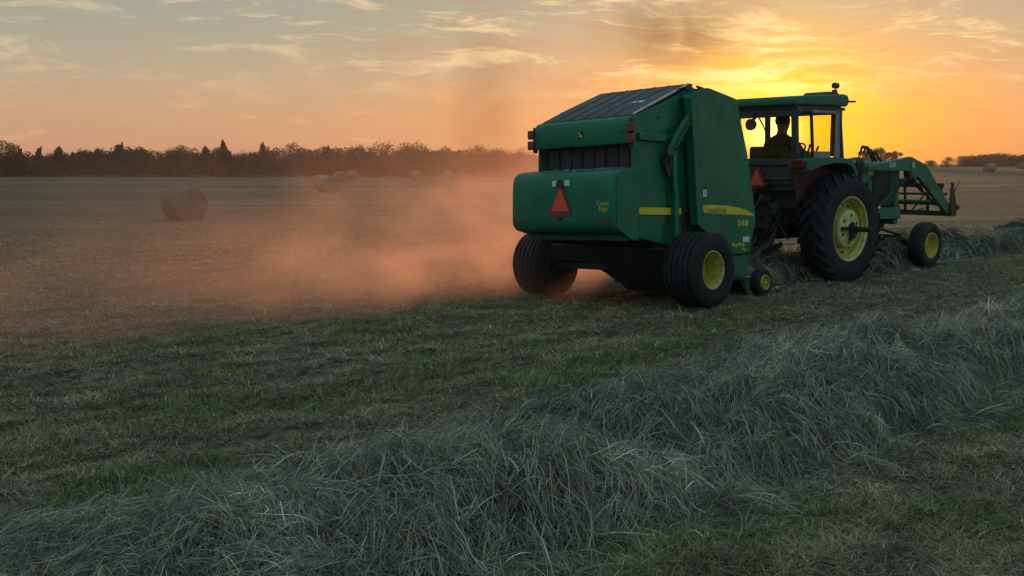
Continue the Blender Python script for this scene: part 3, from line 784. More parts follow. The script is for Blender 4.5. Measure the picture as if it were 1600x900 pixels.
# slow vehicle triangle, plate, reflectors, writing
def tri_bm(cx, cz, h, hwid, F0, F1, cut):
    bm = BM(); pts = [(cx-hwid, cz), (cx-hwid*(1-cut*.3), cz-h*cut), (cx+hwid*(1-cut*.3), cz-h*cut), (cx+hwid, cz), (cx+hwid*cut*.9, cz+h), (cx-hwid*cut*.9, cz+h)]
    prism(bm, pts, F0, F1, axis=1); return bm
tb = part('slow_vehicle_triangle', tri_bm(0.0, 1.215, .345, .205, -1.212, -1.206, .12), M_trib, bump)
b = BM(); prism(b, [(-.165, 1.232), (.165, 1.232), (.012, 1.535), (-.012, 1.535)], -1.2165, -1.2125, axis=1); part('orange_centre', b, M_tri, tb)
b = BM(); prism(b, [(-.155, 1.572), (.165, 1.572), (.165, 1.648), (-.155, 1.648)], -1.205, -1.199, axis=1); pl = part('white_plate', b, M_white, bump)
b = BM(); prism(b, [(-.07, 1.566), (.07, 1.566), (.07, 1.63), (.045, 1.66), (-.035, 1.655), (-.07, 1.625)], -1.222, -1.206, axis=1); part('lamp_socket', b, M_lid, pl, bevel=.004)
b = BM(); bar(b, (0, -1.20, 1.135), (0, -1.235, 1.135), .045, .03); bar(b, (-.03, -1.23, 1.125), (.03, -1.23, 1.125), .02); part('latch', b, M_black, bump)
for x0, x1 in ((.63, .90), (-.925, -.73)):
    b = BM(); prism(b, [(x0, 1.075), (x1, 1.075), (x1, 1.115), (x0, 1.115)], -1.206, -1.2005, axis=1); part('reflector_strip', b, pmat('faded_red_reflector', (.11, .016, .03), .35) if 'faded_red_reflector' not in MATS else MATS['faded_red_reflector'], bump)
text('cover_edge_lettering', 'Cover', M_decal, bump, (.655, -1.204, 1.305), .085, 'B', bold=.0)
text('cover_edge_lettering', 'Edge', M_decal, bump, (.685, -1.204, 1.235), .085, 'B', bold=.0)
# lamps
for s, x0 in ((1, .905), (-1, -.93)):
    st = BM(); box(st, (x0-s*.03, -.775, 2.26), (.05, .05, .36)); stp = part('lamp_bracket', st, M_black)
    for zc in (2.335, 2.185):
        b = BM(); box(b, (x0, -.82, zc), (.115, .07, .125)); part('tail_lamp', b, M_lamp, bevel=.012)
# ribbed lid
b = BM(); prism(b, [(-.70, 2.515), (-.28, 2.70), (.55, 3.035), (.62, 3.03), (.62, 3.00), (.50, 2.98), (-.70, 2.47)], -.83, .84)
lid = part('ribbed_lid', b, M_lid, bevel=.008)
sl_ = lambda F: 2.515+(F+.70)*.4405 if F < -.28 else 2.70+(F+.28)*.4036
for k, xr in enumerate((-.56, -.30, -.04, .22, .48)):
    b = BM()
    for a0, a1 in ((-.68, -.28), (-.28, .55)):
        bar(b, (xr, a0, sl_(a0)+.001), (xr, a1, sl_(a1)+.001), .022, .012)
    part('lid_rib', b, M_lid, lid)
b = BM(); bar(b, (.846, -.72, 2.515), (.846, .50, 3.025), .012, .022); part('bright_edge_trim', b, M_steel, lid)
b = BM(); b0 = (.44, -.16); vs = [b.verts.new((x_, F_, sl_(F_)+.004)) for x_, F_ in ((.40, -.20), (.60, -.20), (.60, -.12), (.40, -.12))]; b.faces.new(vs); part('paper_label', b, M_white, lid)
# yellow stripe on the tailgate
b = BM(); prism(b, [(-.71, 1.19), (.31, 1.19), (.31, 1.285), (-.71, 1.285)], .8865, .893); part('yellow_stripe', b, M_decal)
b = BM(); prism(b, [(.25, 1.14), (.36, 1.14), (.36, 1.32), (-.05, 1.32)], .845, .884); part('stripe_backing', b, M_black, bevel=.004)
# pressed horizontal rail
b = BM(); box(b, (.900, -.36, 2.225), (.05, .58, .10)); part('side_rail', b, M_green, bevel=.012)
b = BM(); box(b, (.875, .26, 2.245), (.04, .66, .055)); part('side_rail', b, M_green, bevel=.01)
# front chamber and machinery between tailgate and shield
b = BM(); prism(b, [(.60, .55), (1.0, .40), (1.75, .45), (1.85, 1.2), (1.45, 2.80), (.95, 2.97), (.60, 3.00)], -.80, .80); part('bale_chamber', b, M_greend, bevel=.02)
for (F_, U_, r_) in ((.66, 2.35, .13), (.78, 1.9, .16), (.70, 1.45, .12), (.8, 1.05, .17), (1.2, .9, .12), (1.35, 2.4, .15)):
    b = BM(); lathe(b, [(0, r_), (.04, r_), (.04, .01), (0, .01)], (.80, F_, U_), 20, 1)
    lathe(b, [(0, r_*.3), (.10, r_*.3), (.10, .01), (0, .01)], (.80, F_, U_), 12, 1)
    part('chain_sprocket', b, M_black)
b = BM()
for a0, a1 in (((.66, 2.48), (.78, 2.06)), ((.62, 1.95), (.60, 1.4)), ((.78, 1.74), (.86, 1.2)), ((.56, 2.25), (.63, 1.45)), ((.50, 1.8), (.52, .9))):
    bar(b, (.865, a0[0], a0[1]), (.865, a1[0], a1[1]), .02, .03)
part('drive_chain', b, M_black, smooth_=False)
b = BM(); prism(b, [(.40, .70), (1.0, .55), (1.0, 1.30), (.70, 1.36), (.40, 1.20)], .80, .86); part('gearbox_cover', b, M_black, bevel=.01)
# vertical post with its kink
b = BM(); bar(b, (.93, .06, 2.15), (.93, .065, 1.62), .085, .085); bar(b, (.93, .065, 1.63), (.93, .115, 1.42), .085, .085); bar(b, (.93, .115, 1.43), (.93, .125, .62), .085, .085)
part('gate_post', b, M_green, bevel=.012)
# hydraulic ram with its bracket
b = BM(); bar(b, (.955, .62, 2.84), (.955, .28, 2.46), .075, n=14); ram = part('hydraulic_ram', b, M_greend, smooth_=True)
b = BM(); prism(b, [(.52, 2.80), (.60, 2.74), (.22, 2.30), (-.02, 2.00), (-.12, 1.98), (-.14, 2.06), (.06, 2.34)], .965, 1.01); part('ram_guard', b, M_green, ram, bevel=.01)
b = BM(); bar(b, (1.02, .30, 2.46), (1.02, -.02, 2.08), .05, n=10); bar(b, (1.025, .12, 2.20), (1.045, .12, 2.20), .05, n=8); bar(b, (1.02, .23, 2.40), (1.05, .23, 2.40), .04, n=8); part('ram_rod', b, M_greend, ram, smooth_=True)
b = BM(); prism(b, [(-.16, 2.02), (-.02, 2.02), (.10, 1.70), (.04, 1.62), (-.04, 1.72), (-.17, 1.92)], .90, .925); box(b, (.93, -.06, 1.98), (.07, .10, .10)); part('latch_bracket', b, M_black, bevel=.008)
b = BM(); prism(b, [(-.13, 1.78), (.05, 2.0), (.09, 1.78), (.02, 1.68)], .926, .945); part('latch_plate', b, M_greend)
tb_ = BM(); tube(tb_, [(.96, -.12, 1.95), (.99, -.16, 1.78), (.97, -.04, 1.58), (.94, .04, 1.50)], .013, 6); tube(tb_, [(.98, -.06, 1.98), (1.0, -.10, 1.82), (.98, .0, 1.66)], .011, 6); part('hydraulic_hose', tb_, M_black, smooth_=True)
b = BM(); lathe(b, [(0, .09), (.06, .09), (.06, .03), (.09, .03), (.09, .002), (0, .002)], (.90, .50, 2.86), 18, 1); box(b, (.92, .42, 2.94), (.05, .13, .06)); bar(b, (.94, .36, 2.86), (.96, .66, 2.96), .04, .05); bar(b, (.95, .40, 2.93), (.95, .46, 2.74), .04); bar(b, (.96, .54, 2.98), (.98, .74, 2.95), .03)
part('hinge_hook', b, M_greend, bevel=.006)
# side shields
def shield(s):
    pts = [(.30, 2.80), (.34, 2.86), (.66, 2.965), (.74, 2.965), (1.37, 2.875), (1.41, 2.83), (1.70, 2.10), (1.93, 1.24), (1.95, 1.12), (1.80, .63), (1.00, .60), (.78, .90), (.49, 1.05)]
    b = BM()
    lo, hi = (1.02, 1.05) if s > 0 else (-1.05, -1.02)
    prism(b, pts, lo, hi)
    inn = .84
    # folded rims
    for (a, c) in zip(pts, pts[1:]+pts[:1]):
        if (a, c) in ((pts[9], pts[10]), (pts[10], pts[11]), (pts[11], pts[12])): continue
        w = .10 if (a == pts[-1]) else .17
        x1 = s*1.021; x0 = s*(1.021-w)
        v = [b.verts.new((x0, *a)), b.verts.new((x1, *a)), b.verts.new((x1, *c)), b.verts.new((x0, *c))]; b.faces.new(v)
    return b
sh = part('side_shield', shield(1), M_green, bevel=.010)
part('side_shield', shield(-1), M_green, bevel=.010)
b = BM(); prism(b, [(.605, 1.325), (.60, 1.27), (.63, 1.215), (1.2, 1.203), (1.90, 1.185), (1.88, 1.205), (1.70, 1.265), (1.50, 1.300), (1.25, 1.322), (.9, 1.332)], 1.0515, 1.056); stp = part('yellow_stripe', b, M_decal, sh)
text('maker_lettering', 'J', M_dkdecal, stp, (1.0565, .650, 1.240), .118, 'R', sx=.95, bold=.0)
text('maker_lettering', 'OHN', M_dkdecal, stp, (1.0565, .705, 1.217), .092, 'R', sx=1.0, bold=.0, sp=1.0)
text('maker_lettering', 'D', M_dkdecal, stp, (1.0565, .905, 1.217), .118, 'R', sx=.9, bold=.0)
text('maker_lettering', 'EERE', M_dkdecal, stp, (1.0565, .990, 1.217), .092, 'R', sx=1.0, bold=.0, sp=1.0)
text('number_lettering', '568', M_decal, sh, (1.0515, 1.46, 1.035), .125, 'R', sx=1.45, bold=.0025, sp=1.08)
text('model_lettering', 'MegaWide', M_decal, sh, (1.0515, 1.33, .735), .075, 'R', sx=1.0, bold=.0012)
text('model_lettering', 'Plus', M_decal, sh, (1.0515, 1.60, .665), .065, 'R', sx=1.0, bold=.001)
b = BM(); prism(b, [(1.61, .795), (1.78, .795), (1.78, .875), (1.61, .875)], 1.0515, 1.0545); part('white_label', b, M_white, sh)
b = BM(); prism(b, [(.60, 1.445), (.685, 1.445), (.685, 1.545), (.60, 1.545)], 1.0515, 1.0545); wl = part('white_label', b, M_white, sh)
b = BM(); prism(b, [(.64, 1.47), (.65, 1.47), (.65, 1.52), (.64, 1.52)], 1.0555, 1.057); part('label_mark', b, M_black, wl)
b = BM(); prism(b, [(.60, 1.547), (.685, 1.547), (.685, 1.585), (.60, 1.585)], 1.0515, 1.0545); part('grey_label', b, M_lid, sh)
# lower frame, axle, pickup, drawbar
b = BM(); prism(b, [(1.22, .60), (1.86, .60), (1.83, .40), (1.75, .22), (1.30, .22), (1.20, .42)], .90, 1.0); box(b, (.95, 1.52, .64), (.14, .62, .05)); part('shield_frame', b, M_green, bevel=.015)
b = BM(); bar(b, (.95, 1.90, .60), (.95, 1.76, .34), .06); bar(b, (.96, 1.35, .30), (1.28, 1.70, .21), .07, .05); bar(b, (1.22, 1.70, .21), (1.34, 1.70, .21), .05, n=10); part('gauge_wheel_arm', b, M_greend, bevel=.006)
b = BM(); bar(b, (-1.30, 0, .46), (1.30, 0, .46), .14, .14); bar(b, (.70, 0, .46), (.70, .5, .9), .12); bar(b, (-.70, 0, .46), (-.70, .5, .9), .12); part('axle', b, M_black, bevel=.01)
b = BM(); prism(b, [(.20, .70), (.42, .40), (.80, .22), (1.20, .20), (1.50, .24), (1.90, .32), (2.05, .50), (1.7, .62)], -.78, .90); part('pickup', b, M_black, bevel=.02)
b = BM(); prism(b, [(-.35, .74), (-.20, .45), (.25, .10), (.6, .10), (.6, .70)], -.05, 1.10); prism(b, [(-.25, .76), (-.15, .50), (.6, .42), (.6, .70)], -1.12, .30); part('dark_belly_fill', b, M_black, bevel=.02)  # added black blocks stand in for the darkness under the baler
b = BM()
for k in range(26):
    xx = -.76+k*.062
    bar(b, (xx, 2.0, .40), (xx, 2.13, .20), .010); bar(b, (xx, 1.72, .30), (xx, 1.80, .09), .010)
tn = part('pickup_tine', b, M_steel); tn['kind'] = 'stuff'
b = BM(); prism(b, [(-.70, .90), (.55, .68), (.60, .55), (.3, .58), (-.1, .72), (-.62, .86)], -.80, .80); part('lower_gate', b, M_black)
b = BM(); bar(b, (-.55, 1.7, .62), (-.08, 3.25, .50), .12, .14); bar(b, (.55, 1.7, .62), (.08, 3.25, .50), .12, .14); bar(b, (0, 3.15, .50), (0, 3.55, .48), .14, .10); part('drawbar', b, M_greend, bevel=.01)
b = BM(); tube(b, [(0, 1.8, .95), (0, 2.5, .85), (0, 3.2, .76)], .05, 10); part('drive_shaft', b, M_black, smooth_=True)
b = BM(); tube(b, [(.2, 1.75, 1.6), (.2, 2.3, 1.25), (.14, 2.9, 1.22), (.08, 3.4, 1.3)], .016, 6); tube(b, [(.26, 1.75, 1.5), (.25, 2.35, 1.1), (.18, 2.9, 1.12), (.14, 3.4, 1.28)], .014, 6); part('hydraulic_hose', b, M_black, smooth_=True)
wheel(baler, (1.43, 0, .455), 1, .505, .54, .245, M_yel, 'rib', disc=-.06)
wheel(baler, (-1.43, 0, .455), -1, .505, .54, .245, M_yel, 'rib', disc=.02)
b = BM(); lathe(b, [(-.24, .255), (-.30, .24), (-.31, .002), (-.24, .002)], (-1.43, 0, .455), 32, -1); part('dark_dish_cover', b, M_black)  # added black disc paints the shade inside the left wheel's dish
wheel(baler, (1.30, 1.72, .205), 1, .205, .15, .105, M_yel, 'plain', name='gauge_wheel', disc=.02)
wheel(baler, (-1.30, 1.72, .205), -1, .205, .15, .105, M_yel, 'plain', name='gauge_wheel', disc=.02)

def chaff(spec, par, name, n, L=(.02, .07)):
    rr = np.random.default_rng(n); P = []
    for k in range(n):
        f = spec[k % len(spec)]; p = np.array([rr.uniform(*f[0]), rr.uniform(*f[1]), 0.]); p[2] = f[2](p[1])+rr.uniform(.001, .008)
        a = rr.uniform(0, 6.28); l = rr.uniform(*L); q = p+np.array([math.cos(a)*l, math.sin(a)*l*.6, 0]); q[2] = f[2](q[1])+rr.uniform(.001, .014)
        P.append([p, (p+q)/2+[0, 0, .004], q])
    P = np.array(P); W_ = np.tile([[.006, .006, .002]], (n, 1))*rr.uniform(.6, 1.6, (n, 1)); sd_ = np.tile([[.2, .9, .4]], (n, 1))+rr.normal(0, .5, (n, 3)); sd_ /= np.linalg.norm(sd_, axis=1)[:, None]
    V, F, T = ribbons(P, W_, np.array(HAYC)[rr.integers(2, 6, n)]*.8, sd_)
    o = mesh_np(name, V, F, M_hay, T); o.parent = par; o['kind'] = 'stuff'; return o
chaff([((-.80, .80), (-.66, .45), lambda F: sl_(min(F, .5))), ((-.92, .92), (-1.06, -.74), lambda F: 1.797+(min(F, -.98)+.98)*.27), ((-.92, .92), (-1.0, -.74), lambda F: 1.797)], baler, 'chaff', 420)
for s in (1, -1):
    for q in ((.42, 2.72), (.50, 1.9), (.58, 1.2), (1.33, 2.72), (1.62, 2.0), (1.82, 1.35), (1.76, .72), (1.1, .70)):
        b = BM(); bar(b, (s*1.049, *q), (s*1.058, *q), .026, n=10); part('bolt', b, M_greend)
for k, (F_, U_) in enumerate(((-.60, .98), (-.26, .92), (-.60, 1.12), (-.26, 1.12), (-.64, 1.5), (-.64, 2.05), (-.2, 2.5), (.1, 2.64))):
    b = BM(); bar(b, (.871, F_, U_), (.893, F_, U_), .024, n=10); part('bolt', b, M_greend)

# ================================================================== tractor
tractor = thing('tractor', 'green and yellow tractor with a glass cab and front loader pulling the baler', 'tractor', (4.70, 17.62, 0.), -R_(49.5))
def tp(name, bm, mat, par=tractor, **k): return finish(name, bm, mat, par, **k)
# rear wheels
for s in (1, -1):
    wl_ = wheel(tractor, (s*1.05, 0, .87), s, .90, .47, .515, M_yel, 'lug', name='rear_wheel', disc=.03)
    c = (s*1.05, 0, .87)
    b = BM(); lathe(b, [(.07, .315), (.165, .31), (.185, .285), (.19, .12), (.21, .11), (.21, .003), (.06, .003)], c, 40, s)
    wt = finish('wheel_centre', b, M_pale, wl_, smooth_=True)
    for k in range(6):
        b = BM(); a = k*math.pi/3+.4; lathe(b, [(.186, .026), (.197, .026), (.197, .002), (.186, .002)], (c[0], c[1]+.22*math.cos(a), c[2]+.22*math.sin(a)), 10, s); finish('wheel_bolt', b, M_rust, wl_)
    for k in range(12):
        b = BM(); a = k*math.pi/6+.1; lathe(b, [(.02, .022), (.055, .022), (.055, .002), (.02, .002)], (c[0], c[1]+.40*math.cos(a), c[2]+.40*math.sin(a)), 8, s); finish('wheel_bolt', b, M_rust, wl_)
    b = BM(); bar(b, (s*1.20, 0, .87), (s*1.62, 0, .87), .085, n=16); bar(b, (s*1.26, 0, .80), (s*1.30, 0, .93), .16, .15); bar(b, (s*1.27, -.28, .885), (s*1.27, -.08, .885), .05); bar(b, (s*1.28, .0, .98), (s*1.28, .0, .76), .06); bar(b, (s*1.28, -.05, .70), (s*1.28, .05, .74), .05)
    finish('axle_bar', b, M_black, wl_, bevel=.004)
for s in (1, -1):
    wheel(tractor, (s*.85, 3.22, .42), s, .43, .30, .225, M_yel, 'plain', name='front_wheel', disc=-.02)
b = BM(); bar(b, (-.72, 3.22, .42), (-.28, 3.22, .50), .11, .12); bar(b, (.72, 3.22, .42), (.28, 3.22, .50), .11, .12); bar(b, (-.34, 3.22, .50), (.34, 3.22, .50), .16, .18); bar(b, (.62, 3.22, .34), (.62, 3.22, .62), .09, n=10); bar(b, (-.62, 3.22, .34), (-.62, 3.22, .62), .09, n=10); bar(b, (-.60, 3.05, .50), (.60, 3.05, .50), .035, n=8)
tp('front_axle', b, M_black, bevel=.006)
# chassis
b = BM(); box(b, (0, -.10, .95), (.55, .95, .55)); bar(b, (-.85, 0, .87), (.85, 0, .87), .30, n=18); box(b, (0, .90, .98), (.42, 1.2, .50)); box(b, (0, 2.1, .92), (.46, 1.5, .40)); box(b, (0, -.62, 1.15), (.50, .20, .62)); tp('transmission', b, M_black, bevel=.02)
b = BM(); bar(b, (-.35, -.60, .60), (-.42, -1.22, .50), .05, .08); bar(b, (.35, -.60, .60), (.42, -1.22, .50), .05, .08); bar(b, (.38, -.55, 1.25), (.42, -1.05, .55), .045); bar(b, (-.38, -.55, 1.25), (-.42, -1.05, .55), .045); bar(b, (0, -.7, 1.05), (0, -1.2, .95), .05, n=8); bar(b, (0, -.4, .50), (0, -1.35, .44), .12, .05)
bar(b, (.20, -.78, 1.3), (.62, -.82, .70), .035, n=8); bar(b, (.28, -.80, .80), (.52, -.85, 1.15), .04); tp('hitch', b, M_black, bevel=.006)
b = BM(); box(b, (0, -.52, 1.36), (1.42, .40, .36)); box(b, (0, -.45, 1.1), (.9, .3, .4)); tp('fuel_tank', b, M_black, bevel=.03)
b = BM(); box(b, (.32, -.76, 1.20), (.14, .10, .18)); box(b, (.12, -.76, 1.36), (.22, .08, .10)); box(b, (-.2, -.76, 1.30), (.20, .10, .26)); tp('remote_valve', b, M_frame, bevel=.01)
b = BM(); tube(b, [(.15, -.82, 1.4), (.16, -1.1, 1.5), (.14, -1.3, 1.2), (.12, -1.5, 1.0)], .016, 6); tube(b, [(.22, -.82, 1.36), (.26, -1.05, 1.42), (.24, -1.3, 1.1), (.2, -1.5, .95)], .016, 6); tube(b, [(.30, -.80, 1.2), (.38, -.98, 1.1), (.34, -1.05, .8)], .014, 6); tp('hydraulic_hose', b, M_black, smooth_=True)
# cab floor and rear panel
b = BM(); box(b, (0, -.18, 1.55), (1.40, 1.30, .12)); box(b, (0, -.835, 1.78), (1.46, .05, .40)); box(b, (0, -.86, 1.93), (1.52, .06, .07)); box(b, (0, -.865, 1.68), (1.50, .05, .05)); tp('cab_rear_panel', b, M_frame, bevel=.01)
b = BM(); box(b, (.735, -.18, 1.78), (.04, 1.26, .42)); box(b, (-.735, -.18, 1.78), (.04, 1.26, .42)); tp('cab_side_panel', b, M_frame)
# fenders
for s in (1, -1):
    b = BM()
    top = [(-1.06, 1.84), (-1.04, 1.95), (-.96, 2.005), (-.30, 2.025), (.10, 2.005), (.25, 1.955), (.36, 1.80), (.385, 1.72)]
    low = [(.33, 1.72), (.28, 1.80), (.19, 1.88), (.05, 1.925), (-.30, 1.935), (-.62, 1.90), (-.86, 1.845), (-.98, 1.80)]
    prism(b, top+low, *sorted((s*1.085, s*1.115)))
    lo_in = [(f, u-.03) for f, u in top]
    prism(b, top+lo_in[::-1], *sorted((s*.75, s*1.085)))
    fd = tp('fender', b, M_tgreen, bevel=.012, seg=3)
    b = BM(); prism(b, [(-.95, 1.80), (-.60, 1.90), (.0, 1.92), (.25, 1.80), (.3, 1.35), (-.2, 1.45), (-.8, 1.3)], *sorted((s*.745, s*.765))); finish('fender_liner', b, M_rust, fd)
    b = BM(); box(b, (s*.93, -1.075, 1.915), (.26, .07, .15)); tl_ = finish('tail_lamp', b, pmat('brown_lamp_lens', (.10, .014, .010), .3) if 'brown_lamp_lens' not in MATS else MATS['brown_lamp_lens'], tractor, bevel=.015)
    b = BM(); box(b, (s*.93, -1.05, 1.815), (.34, .05, .04)); finish('lamp_ledge', b, M_frame, fd)
# cab posts
cn = {'rr': (.70, -.82), 'rf': (.66, .42), 'lr': (-.70, -.82), 'lf': (-.66, .42)}
b = BM()
for s in (1, -1):
    bar(b, (s*.735, -.84, 1.95), (s*.70, -.86, 2.83), .10, .08)
    bar(b, (s*.735, .47, 1.98), (s*.70, .38, 2.86), .10, .055)
    bar(b, (s*.735, -.36, 2.0), (s*.71, -.42, 2.84), .05, .04)
    bar(b, (s*.72, -.86, 2.80), (s*.70, .42, 2.83), .06, .12)
    bar(b, (s*.742, -.86, 1.99), (s*.742, .50, 1.99), .05, .05)
bar(b, (-.70, -.86, 2.76), (.70, -.86, 2.76), .06, .18); bar(b, (-.70, .42, 2.81), (.70, .42, 2.81), .06, .14); bar(b, (-.74, .49, 1.98), (.74, .49, 1.98), .05, .06)
bar(b, (-.74, -.86, 1.98), (.74, -.86, 1.98), .05, .05)
tp('cab_frame', b, M_frame, bevel=.012)
b = BM(); box(b, (.738, .355, 2.42), (.012, .20, .80)); box(b, (.738, -.12, 2.055), (.014, .5, .14)); box(b, (.738, .0, 2.77), (.012, .84, .05)); tp('door_frame_and_pane', b, pmat('grey_edge_and_reflection', (.20, .19, .20), .4, var=.2), bevel=.004)  # tall box is corner glass, its reflection painted as flat grey
b = BM(); prism(b, [(-1.02, 2.845), (-1.03, 2.93), (-1.00, 2.985), (-.5, 3.02), (.40, 3.075), (.52, 3.06), (.56, 3.0), (.55, 2.90), (.50, 2.87)], -.80, .80); rf_ = tp('cab_roof', b, M_tgreen, bevel=.045, seg=3)
b = BM(); box(b, (0, -.20, 2.83), (1.50, 1.44, .05)); finish('roof_lining', b, M_frame, rf_)
b = BM(); prism(b, [(.08, 3.06), (.14, 3.11), (.42, 3.12), (.50, 3.07)], .20, .66); finish('roof_vent', b, M_frame, rf_, bevel=.02)
b = BM(); bar(b, (.62, .40, 3.08), (.62, .40, 3.19), .02, n=8); bar(b, (.62, .365, 3.22), (.62, .455, 3.22), .10, n=18); tp('beacon_lamp', b, M_frame, smooth_=True)
b = BM(); bar(b, (.70, .46, 2.96), (.84, .66, 2.955), .10, .03); tp('sun_visor', b, M_frame, bevel=.008)
# glass panes
for nm, pts in (('rear', [(-.65, -.865, 2.02), (.68, -.865, 2.02), (.65, -.875, 2.68), (-.65, -.875, 2.68)]), ('front', [(-.68, .49, 2.02), (.68, .49, 2.02), (.66, .41, 2.76), (-.66, .41, 2.76)]),
                ('right', [(.738, -.80, 2.03), (.738, .26, 2.03), (.715, .26, 2.76), (.712, -.80, 2.76)]), ('left', [(-.738, -.80, 2.03), (-.738, .42, 2.03), (-.715, .36, 2.76), (-.712, -.80, 2.76)])):
    b = BM(); b.faces.new([b.verts.new(p) for p in pts]); tp('window_pane', b, M_glass)
# seat, wheel, console
b = BM(); box(b, (-.02, -.30, 1.86), (.50, .48, .12)); box(b, (-.16, -.58, 2.02), (.34, .12, .38)); box(b, (.0, -.3, 1.73), (.3, .3, .26)); tp('seat', b, M_int, bevel=.04, seg=3)
b = BM(); box(b, (.44, -.22, 1.95), (.20, .75, .22)); box(b, (0, .42, 1.95), (.5, .16, .35)); bar(b, (.42, -.05, 2.05), (.42, .03, 2.25), .03); bar(b, (.50, .05, 2.05), (.52, .12, 2.22), .03); tp('console', b, M_int, bevel=.01)
b = BM(); ct = Vector((0, .20, 2.16)); ax = Vector((0, -.6, .8))
ring = [ct+Vector((.19*math.cos(t_), .19*math.sin(t_)*.8, .19*math.sin(t_)*.6)) for t_ in np.linspace(0, 2*math.pi, 25)]
tube(b, ring, .016, 6); tube(b, [ct, ct-ax*.30], .03, 8); bar(b, ring[0], ring[12], .02); bar(b, ring[6], ct, .02); tp('steering_wheel', b, M_black, smooth_=True)
# work lamps on the rear of the cab
def round_lamp(c, r):
    b = BM(); n = 20; p = [(-.03, r*.98), (-.035, r), (.02, r*.95), (.07, r*.6), (.09, r*.2), (.09, .002), (-.02, .002)]
    rings = [[b.verts.new((c[0]+rr*math.cos(2*math.pi*k/n), c[1]+w, c[2]+rr*math.sin(2*math.pi*k/n))) for k in range(n)] for w, rr in p]
    for A, B in zip(rings, rings[1:]+rings[:1]):
        for k in range(n): b.faces.new((A[k], A[(k+1) % n], B[(k+1) % n], B[k]))
    return b
for c in ((-.04, -.98, 2.56), (.80, -.95, 2.74)):
    tp('work_lamp', round_lamp(c, .095 if c[0] < 0 else .08), M_frame, smooth_=True)
b = BM(); tube(b, [(-.04, -.93, 2.62), (.05, -.93, 2.70), (.14, -.92, 2.56), (.18, -.90, 2.46)], .014, 6); bar(b, (-.04, -.93, 2.64), (-.04, -.90, 2.76), .03); tp('lamp_stalk', b, M_black, smooth_=True)
b = BM(); box(b, (.93, -.93, 2.09), (.05, .05, .12)); tube(b, [(.80, -.90, 2.0), (.78, -.93, 2.20), (.74, -.90, 2.36)], .014, 6); tp('lamp_stalk', b, M_black)
tp('work_lamp', round_lamp((.80, -.96, 2.08), .075), M_frame, smooth_=True)
# triangle on the tractor
b = BM(); prism(b, [(-.13, 1.545), (.24, 1.545), (.24, 1.58), (.085, 1.865), (.035, 1.865), (-.13, 1.58)], -.925, -.918, axis=1); tt_ = tp('slow_vehicle_triangle', b, M_trib)
b = BM(); prism(b, [(-.04, 1.575), (.195, 1.575), (.06, 1.835), (-.075, 1.60), (-.04, 1.66)], -.932, -.926, axis=1); finish('orange_centre', b, M_tri, tt_)
b = BM(); bar(b, (.06, -.91, 1.5), (.06, -.91, 1.70), .03); bar(b, (.25, -.93, 1.60), (.25, -.90, 1.60), .05, n=10); tp('triangle_bracket', b, M_frame)
# hood
b = BM(); prism(b, [(-.38, 1.20), (-.40, 1.78), (-.37, 1.93), (-.28, 1.985), (.28, 1.985), (.37, 1.93), (.40, 1.78), (.38, 1.20)], .55, 2.86, axis=1); hd_ = tp('hood', b, M_tgreen, bevel=.02)
b = BM(); box(b, (.405, 2.40, 1.47), (.012, .62, .62)); finish('side_grille', b, M_black, hd_)
b = BM(); box(b, (-.405, 2.40, 1.47), (.012, .62, .62)); finish('side_grille', b, M_black, hd_)
b = BM()
for k in range(16): box(b, (.414, 2.40, 1.19+k*.037), (.006, .60, .010))
gs = finish('grille_bars', b, M_greend, hd_)
b = BM(); prism(b, [(1.02, 1.72), (2.08, 1.72), (2.08, 1.81), (1.02, 1.81)], .402, .407); ys = finish('yellow_stripe', b, M_decal, hd_)
text('hood_lettering', 'JOHN DEERE', M_dkdecal, ys, (.4078, 1.06, 1.737), .070, 'R', bold=.001)
b = BM(); box(b, (0, 2.93, 1.38), (.84, .14, 1.16)); tp('radiator_frame', b, M_tgreen, bevel=.03)
b = BM(); prism(b, [(1.85, .92), (3.05, .90), (3.02, 1.10), (2.5, 1.13), (1.85, 1.12)], .30, .44); prism(b, [(1.85, .92), (3.05, .90), (3.02, 1.10), (2.5, 1.13), (1.85, 1.12)], -.44, -.30); box(b, (0, 3.0, 1.0), (.6, .12, .2)); tp('front_frame', b, M_tgreen, bevel=.012)
# exhaust and intake stacks
b = BM(); tube(b, [(.60, .56, 2.02), (.60, .56, 2.72), (.60, .56, 2.74)], [.055, .055, .03], 14); tube(b, [(.55, .50, 2.05), (.55, .50, 3.16)], .045, 12); tp('exhaust_stack', b, M_rust, smooth_=True)
